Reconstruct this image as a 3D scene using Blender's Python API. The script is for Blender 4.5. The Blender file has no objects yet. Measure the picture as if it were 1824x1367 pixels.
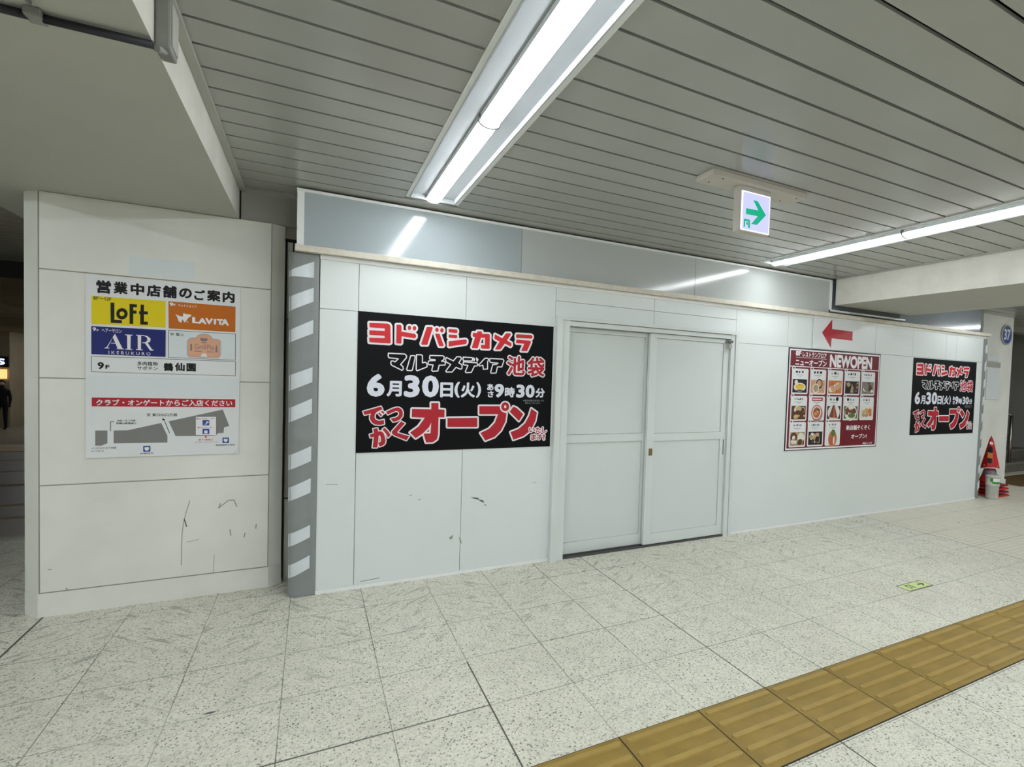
import bpy, bmesh, math, random
from mathutils import Vector, Matrix
PI = math.pi
sc = bpy.context.scene
COL = sc.collection

# ------------------------------------------------------------------ camera
cam_d = bpy.data.cameras.new('camera')
cam = bpy.data.objects.new('camera', cam_d); COL.objects.link(cam)
yaw, pitch, roll = 0.481487499, -0.0347077074, 0.0337254688
f0 = Vector((math.sin(yaw), math.cos(yaw), 0)); r0 = Vector((math.cos(yaw), -math.sin(yaw), 0)); u0 = Vector((0, 0, 1))
fw = f0*math.cos(pitch) + u0*math.sin(pitch); up = u0*math.cos(pitch) - f0*math.sin(pitch)
rt = r0*math.cos(roll) + up*math.sin(roll); up2 = up*math.cos(roll) - r0*math.sin(roll)
m = Matrix((rt, up2, -fw)).transposed().to_4x4(); m.translation = (0, 0, 1.43424)
cam.matrix_world = m
cam_d.sensor_fit = 'HORIZONTAL'; cam_d.sensor_width = 36.0
cam_d.lens = 929.701815/1824*36.0
cam_d.shift_x = -(1039.55183-912)/1824; cam_d.shift_y = (703.52034-683.5)/1824
cam_d.clip_start = 0.02; cam_d.clip_end = 200
sc.camera = cam

# ------------------------------------------------------------------ world, view
w = bpy.data.worlds.new('world'); sc.world = w; w.use_nodes = True
w.node_tree.nodes['Background'].inputs[0].default_value = (0.75, 0.82, 0.85, 1)
w.node_tree.nodes['Background'].inputs[1].default_value = 0.05
sc.view_settings.view_transform = 'Standard'; sc.view_settings.look = 'None'
sc.view_settings.exposure = 0.0; sc.view_settings.gamma = 1.0; sc.view_settings.use_curve_mapping = False
TUBE = 39.0      # radiance of a lit ceiling tube

# ------------------------------------------------------------------ materials
def lin(c):
    return tuple((x/255/12.92 if x/255 <= .04045 else ((x/255+.055)/1.055)**2.4) for x in c) + (1,)
class NT:
    def __init__(s, m): s.t = m.node_tree; s.n = s.t.nodes; s.l = s.t.links
    def add(s, typ, **kw):
        n = s.n.new(typ)
        for k, v in kw.items(): setattr(n, k, v)
        return n
    def val(s, sock, v):
        if hasattr(v, 'is_linked') or isinstance(v, bpy.types.NodeSocket): s.l.new(v, sock)
        else: sock.default_value = v
    def math(s, op, a, b=0.0, c=0.0):
        n = s.add('ShaderNodeMath', operation=op); s.val(n.inputs[0], a); s.val(n.inputs[1], b); s.val(n.inputs[2], c); return n.outputs[0]
    def mix(s, f, a, b):
        n = s.add('ShaderNodeMix', data_type='RGBA'); s.val(n.inputs[0], f); s.val(n.inputs[6], a); s.val(n.inputs[7], b); return n.outputs[2]
    def noise(s, vec, scale, detail=3, rough=.55):
        n = s.add('ShaderNodeTexNoise'); n.inputs['Scale'].default_value = scale; n.inputs['Detail'].default_value = detail; n.inputs['Roughness'].default_value = rough
        if vec is not None: s.l.new(vec, n.inputs['Vector'])
        return n.outputs['Fac']
    def ramp(s, f, a, b):
        n = s.add('ShaderNodeMapRange'); s.val(n.inputs[0], f); n.inputs[1].default_value = a; n.inputs[2].default_value = b; return n.outputs[0]
    def coord(s): return s.add('ShaderNodeNewGeometry').outputs['Position']
    def scaled(s, vec, sx, sy, sz, rz=0):
        n = s.add('ShaderNodeMapping'); n.inputs['Scale'].default_value = (sx, sy, sz); n.inputs['Rotation'].default_value = (0, 0, rz); s.l.new(vec, n.inputs['Vector']); return n.outputs[0]
MATS = {}
def mat(name, c, rough=.5, spec=.4, var=.06, scale=6, metal=0, bump=0, emit=None, coat=0, bscale=60):
    m = bpy.data.materials.new(name); m.use_nodes = True; t = NT(m); b = t.n['Principled BSDF']
    b.inputs['Roughness'].default_value = rough; b.inputs['Specular IOR Level'].default_value = spec; b.inputs['Metallic'].default_value = metal
    b.inputs['Coat Weight'].default_value = coat; b.inputs['Coat Roughness'].default_value = .05
    c = lin(c); p = t.coord()
    dk = tuple(x*(1-var) for x in c[:3]) + (1,); lt = tuple(min(1, x*(1+var*.5)) for x in c[:3]) + (1,)
    col = t.mix(t.ramp(t.noise(p, scale, 4), .3, .7), dk, lt); t.l.new(col, b.inputs['Base Color'])
    if bump:
        bn = t.add('ShaderNodeBump'); bn.inputs['Strength'].default_value = bump; bn.inputs['Distance'].default_value = .003
        t.l.new(t.noise(p, bscale, 3), bn.inputs['Height']); t.l.new(bn.outputs[0], b.inputs['Normal'])
    if emit:
        b.inputs['Emission Color'].default_value = lin(emit[0]); b.inputs['Emission Strength'].default_value = emit[1]
    MATS[name] = m
    return m

# ------------------------------------------------------------------ mesh helpers
def bx(bm, x0, x1, y0, y1, z0, z1, mi=0):
    v = [bm.verts.new(p) for p in ((x0,y0,z0),(x1,y0,z0),(x1,y1,z0),(x0,y1,z0),(x0,y0,z1),(x1,y0,z1),(x1,y1,z1),(x0,y1,z1))]
    for q in ((3,2,1,0),(4,5,6,7),(0,1,5,4),(1,2,6,5),(2,3,7,6),(3,0,4,7)):
        bm.faces.new([v[i] for i in q]).material_index = mi
def box(*a, bevel=0):
    bm = bmesh.new(); bx(bm, *a)
    if bevel: bmesh.ops.bevel(bm, geom=bm.edges[:], offset=bevel, segments=2, affect='EDGES', profile=.5)
    return bm
def prism(bm, pts, z0, z1, mi=0):          # pts in XY
    a = [bm.verts.new((x, y, z0)) for x, y in pts]; b = [bm.verts.new((x, y, z1)) for x, y in pts]; n = len(pts)
    bm.faces.new(a[::-1]).material_index = mi; bm.faces.new(b).material_index = mi
    for i in range(n): bm.faces.new((a[i], a[(i+1) % n], b[(i+1) % n], b[i])).material_index = mi
def tube(bm, p0, p1, r, n=12, r1=None, mi=0):
    p0, p1 = Vector(p0), Vector(p1); d = (p1-p0).normalized(); r1 = r if r1 is None else r1
    a = d.orthogonal().normalized(); b = d.cross(a)
    A = [bm.verts.new(p0 + (a*math.cos(i*2*PI/n) + b*math.sin(i*2*PI/n))*r) for i in range(n)]
    B = [bm.verts.new(p1 + (a*math.cos(i*2*PI/n) + b*math.sin(i*2*PI/n))*r1) for i in range(n)]
    bm.faces.new(A[::-1]).material_index = mi; bm.faces.new(B).material_index = mi
    for i in range(n):
        f = bm.faces.new((A[i], A[(i+1) % n], B[(i+1) % n], B[i])); f.material_index = mi; f.smooth = True
def lathe(bm, prof, cx, cy, n=28, mi=0):
    rings = [[bm.verts.new((cx+r*math.cos(i*2*PI/n), cy+r*math.sin(i*2*PI/n), z)) for i in range(n)] for r, z in prof]
    for a, b in zip(rings, rings[1:]):
        for i in range(n):
            f = bm.faces.new((a[i], a[(i+1) % n], b[(i+1) % n], b[i])); f.smooth = True; f.material_index = mi
    bm.faces.new(rings[0][::-1]).material_index = mi; bm.faces.new(rings[-1]).material_index = mi
LOC = {}
def obj(name, bm, mats, parent=None, loc=None):
    """link a bmesh (world coordinates) as one mesh object; origin at loc or at the parent's origin"""
    o = bpy.data.objects.new(name, bpy.data.meshes.new(name)); COL.objects.link(o)
    base = Vector(loc) if loc is not None else (LOC[parent.name] if parent else Vector((0, 0, 0)))
    bmesh.ops.translate(bm, verts=bm.verts, vec=-base)
    bm.to_mesh(o.data); bm.free()
    for mm in (mats if isinstance(mats, (list, tuple)) else [mats]): o.data.materials.append(MATS[mm] if isinstance(mm, str) else mm)
    LOC[o.name] = base
    if parent: o.parent = parent; o.location = base - LOC[parent.name]
    else: o.location = base
    return o
def tag(o, label, cat, group=None):
    o['label'] = label; o['category'] = cat
    if group: o['group'] = group
    return o
def thing(name, label, cat, loc, group=None):
    o = bpy.data.objects.new(name, None); COL.objects.link(o); o.location = loc; o.empty_display_size = .1
    LOC[o.name] = Vector(loc); return tag(o, label, cat, group)
def struct(name, bm, mats, parent=None, loc=None):
    o = obj(name, bm, mats, parent, loc)
    if not parent: o['kind'] = 'structure'
    return o
def copy_thing(root, loc, label):
    r = root.copy(); COL.objects.link(r); r.location = loc; r['label'] = label
    for ch in list(root.children):
        c = ch.copy(); COL.objects.link(c); c.parent = r
        for g in ch.children:
            d = g.copy(); COL.objects.link(d); d.parent = c
    return r

# flat printing on a vertical face that looks towards -Y; (u, v) are metres from the face's lower left corner
class Print:
    def __init__(s, x, y, z): s.x, s.y, s.z = x, y, z; s.bm = bmesh.new(); s.k = 0
    def poly(s, pts, d=0.0, mi=0):
        s.k += 1; y = s.y - d - s.k*1.5e-6
        a = sum(p[0]*q[1]-q[0]*p[1] for p, q in zip(pts, list(pts[1:])+[pts[0]]))
        if a < 0: pts = list(pts)[::-1]
        f = s.bm.faces.new([s.bm.verts.new((s.x+u, y, s.z+v)) for u, v in pts]); f.material_index = mi
        return s
    def rect(s, u0, v0, u1, v1, d=0.0, mi=0): return s.poly([(u0,v0),(u1,v0),(u1,v1),(u0,v1)], d, mi)
    def disc(s, u, v, r, d=0.0, mi=0, n=20, ry=None): return s.poly([(u+r*math.cos(i*2*PI/n), v+(ry or r)*math.sin(i*2*PI/n)) for i in range(n)], d, mi)
    def stroke(s, pts, w, d=0.0, mi=0, closed=True):
        n = len(pts)
        for i in range(n if closed else n-1):
            a = Vector(pts[i]); b = Vector(pts[(i+1) % n])
            if (b-a).length < 1e-6: continue
            t = (b-a).normalized(); q = Vector((-t.y, t.x))*w
            s.poly([a-q, b-q, b+q, a+q], d, mi)
        for p in pts: s.disc(p[0], p[1], w, d, mi, 12)
        return s
    def frame(s, pts, w, d=0.0, mi=0):
        for i in range(len(pts)):
            a = Vector(pts[i]); b = Vector(pts[(i+1) % len(pts)]); t = (b-a).normalized(); q = Vector((-t.y, t.x))*w
            s.poly([a-q-t*w, b-q+t*w, b+q+t*w, a+q-t*w], d, mi)
        return s
    def text(s, body, u0, v0, u1, v1, bold=.02, fat=None, d=0.0, mi=0):
        """lettering fitted to a box; bold thickens the strokes (em), fat draws the same letters thicker without changing the fit"""
        c = bpy.data.curves.new('t', 'FONT'); c.body = body; c.size = 1; c.fill_mode = 'FRONT'; c.resolution_u = 3
        o = bpy.data.objects.new('t', c); COL.objects.link(o); bpy.context.view_layer.update()
        me = bpy.data.meshes.new_from_object(o.evaluated_get(bpy.context.evaluated_depsgraph_get()))
        bpy.data.objects.remove(o); bpy.data.curves.remove(c)
        xs = [v.co.x for v in me.vertices]; ys = [v.co.y for v in me.vertices]
        ax, bxx, ay, by = min(xs)-bold, max(xs)+bold, min(ys)-bold, max(ys)+bold
        sx = (u1-u0)/max(1e-6, bxx-ax); sy = (v1-v0)/max(1e-6, by-ay)
        W = bold if fat is None else fat; offs = [(0, 0)]
        for r in ([W] if W <= .05 else [W*.4, W*.7, W]):
            if r > .004:
                n = 8 if W <= .05 else 14
                offs += [(r*math.cos(i*2*PI/n), r*math.sin(i*2*PI/n)) for i in range(n)]
        for ox, oy in offs:
            s.k += 1; y = s.y - d - s.k*1.5e-6
            vs = [s.bm.verts.new((s.x+u0+(v.co.x+ox-ax)*sx, y, s.z+v0+(v.co.y+oy-ay)*sy)) for v in me.vertices]
            for p in me.polygons: s.bm.faces.new([vs[i] for i in p.vertices]).material_index = mi
        bpy.data.meshes.remove(me); return s
    def done(s, name, mats, parent): return obj(name, s.bm, mats, parent)
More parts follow.
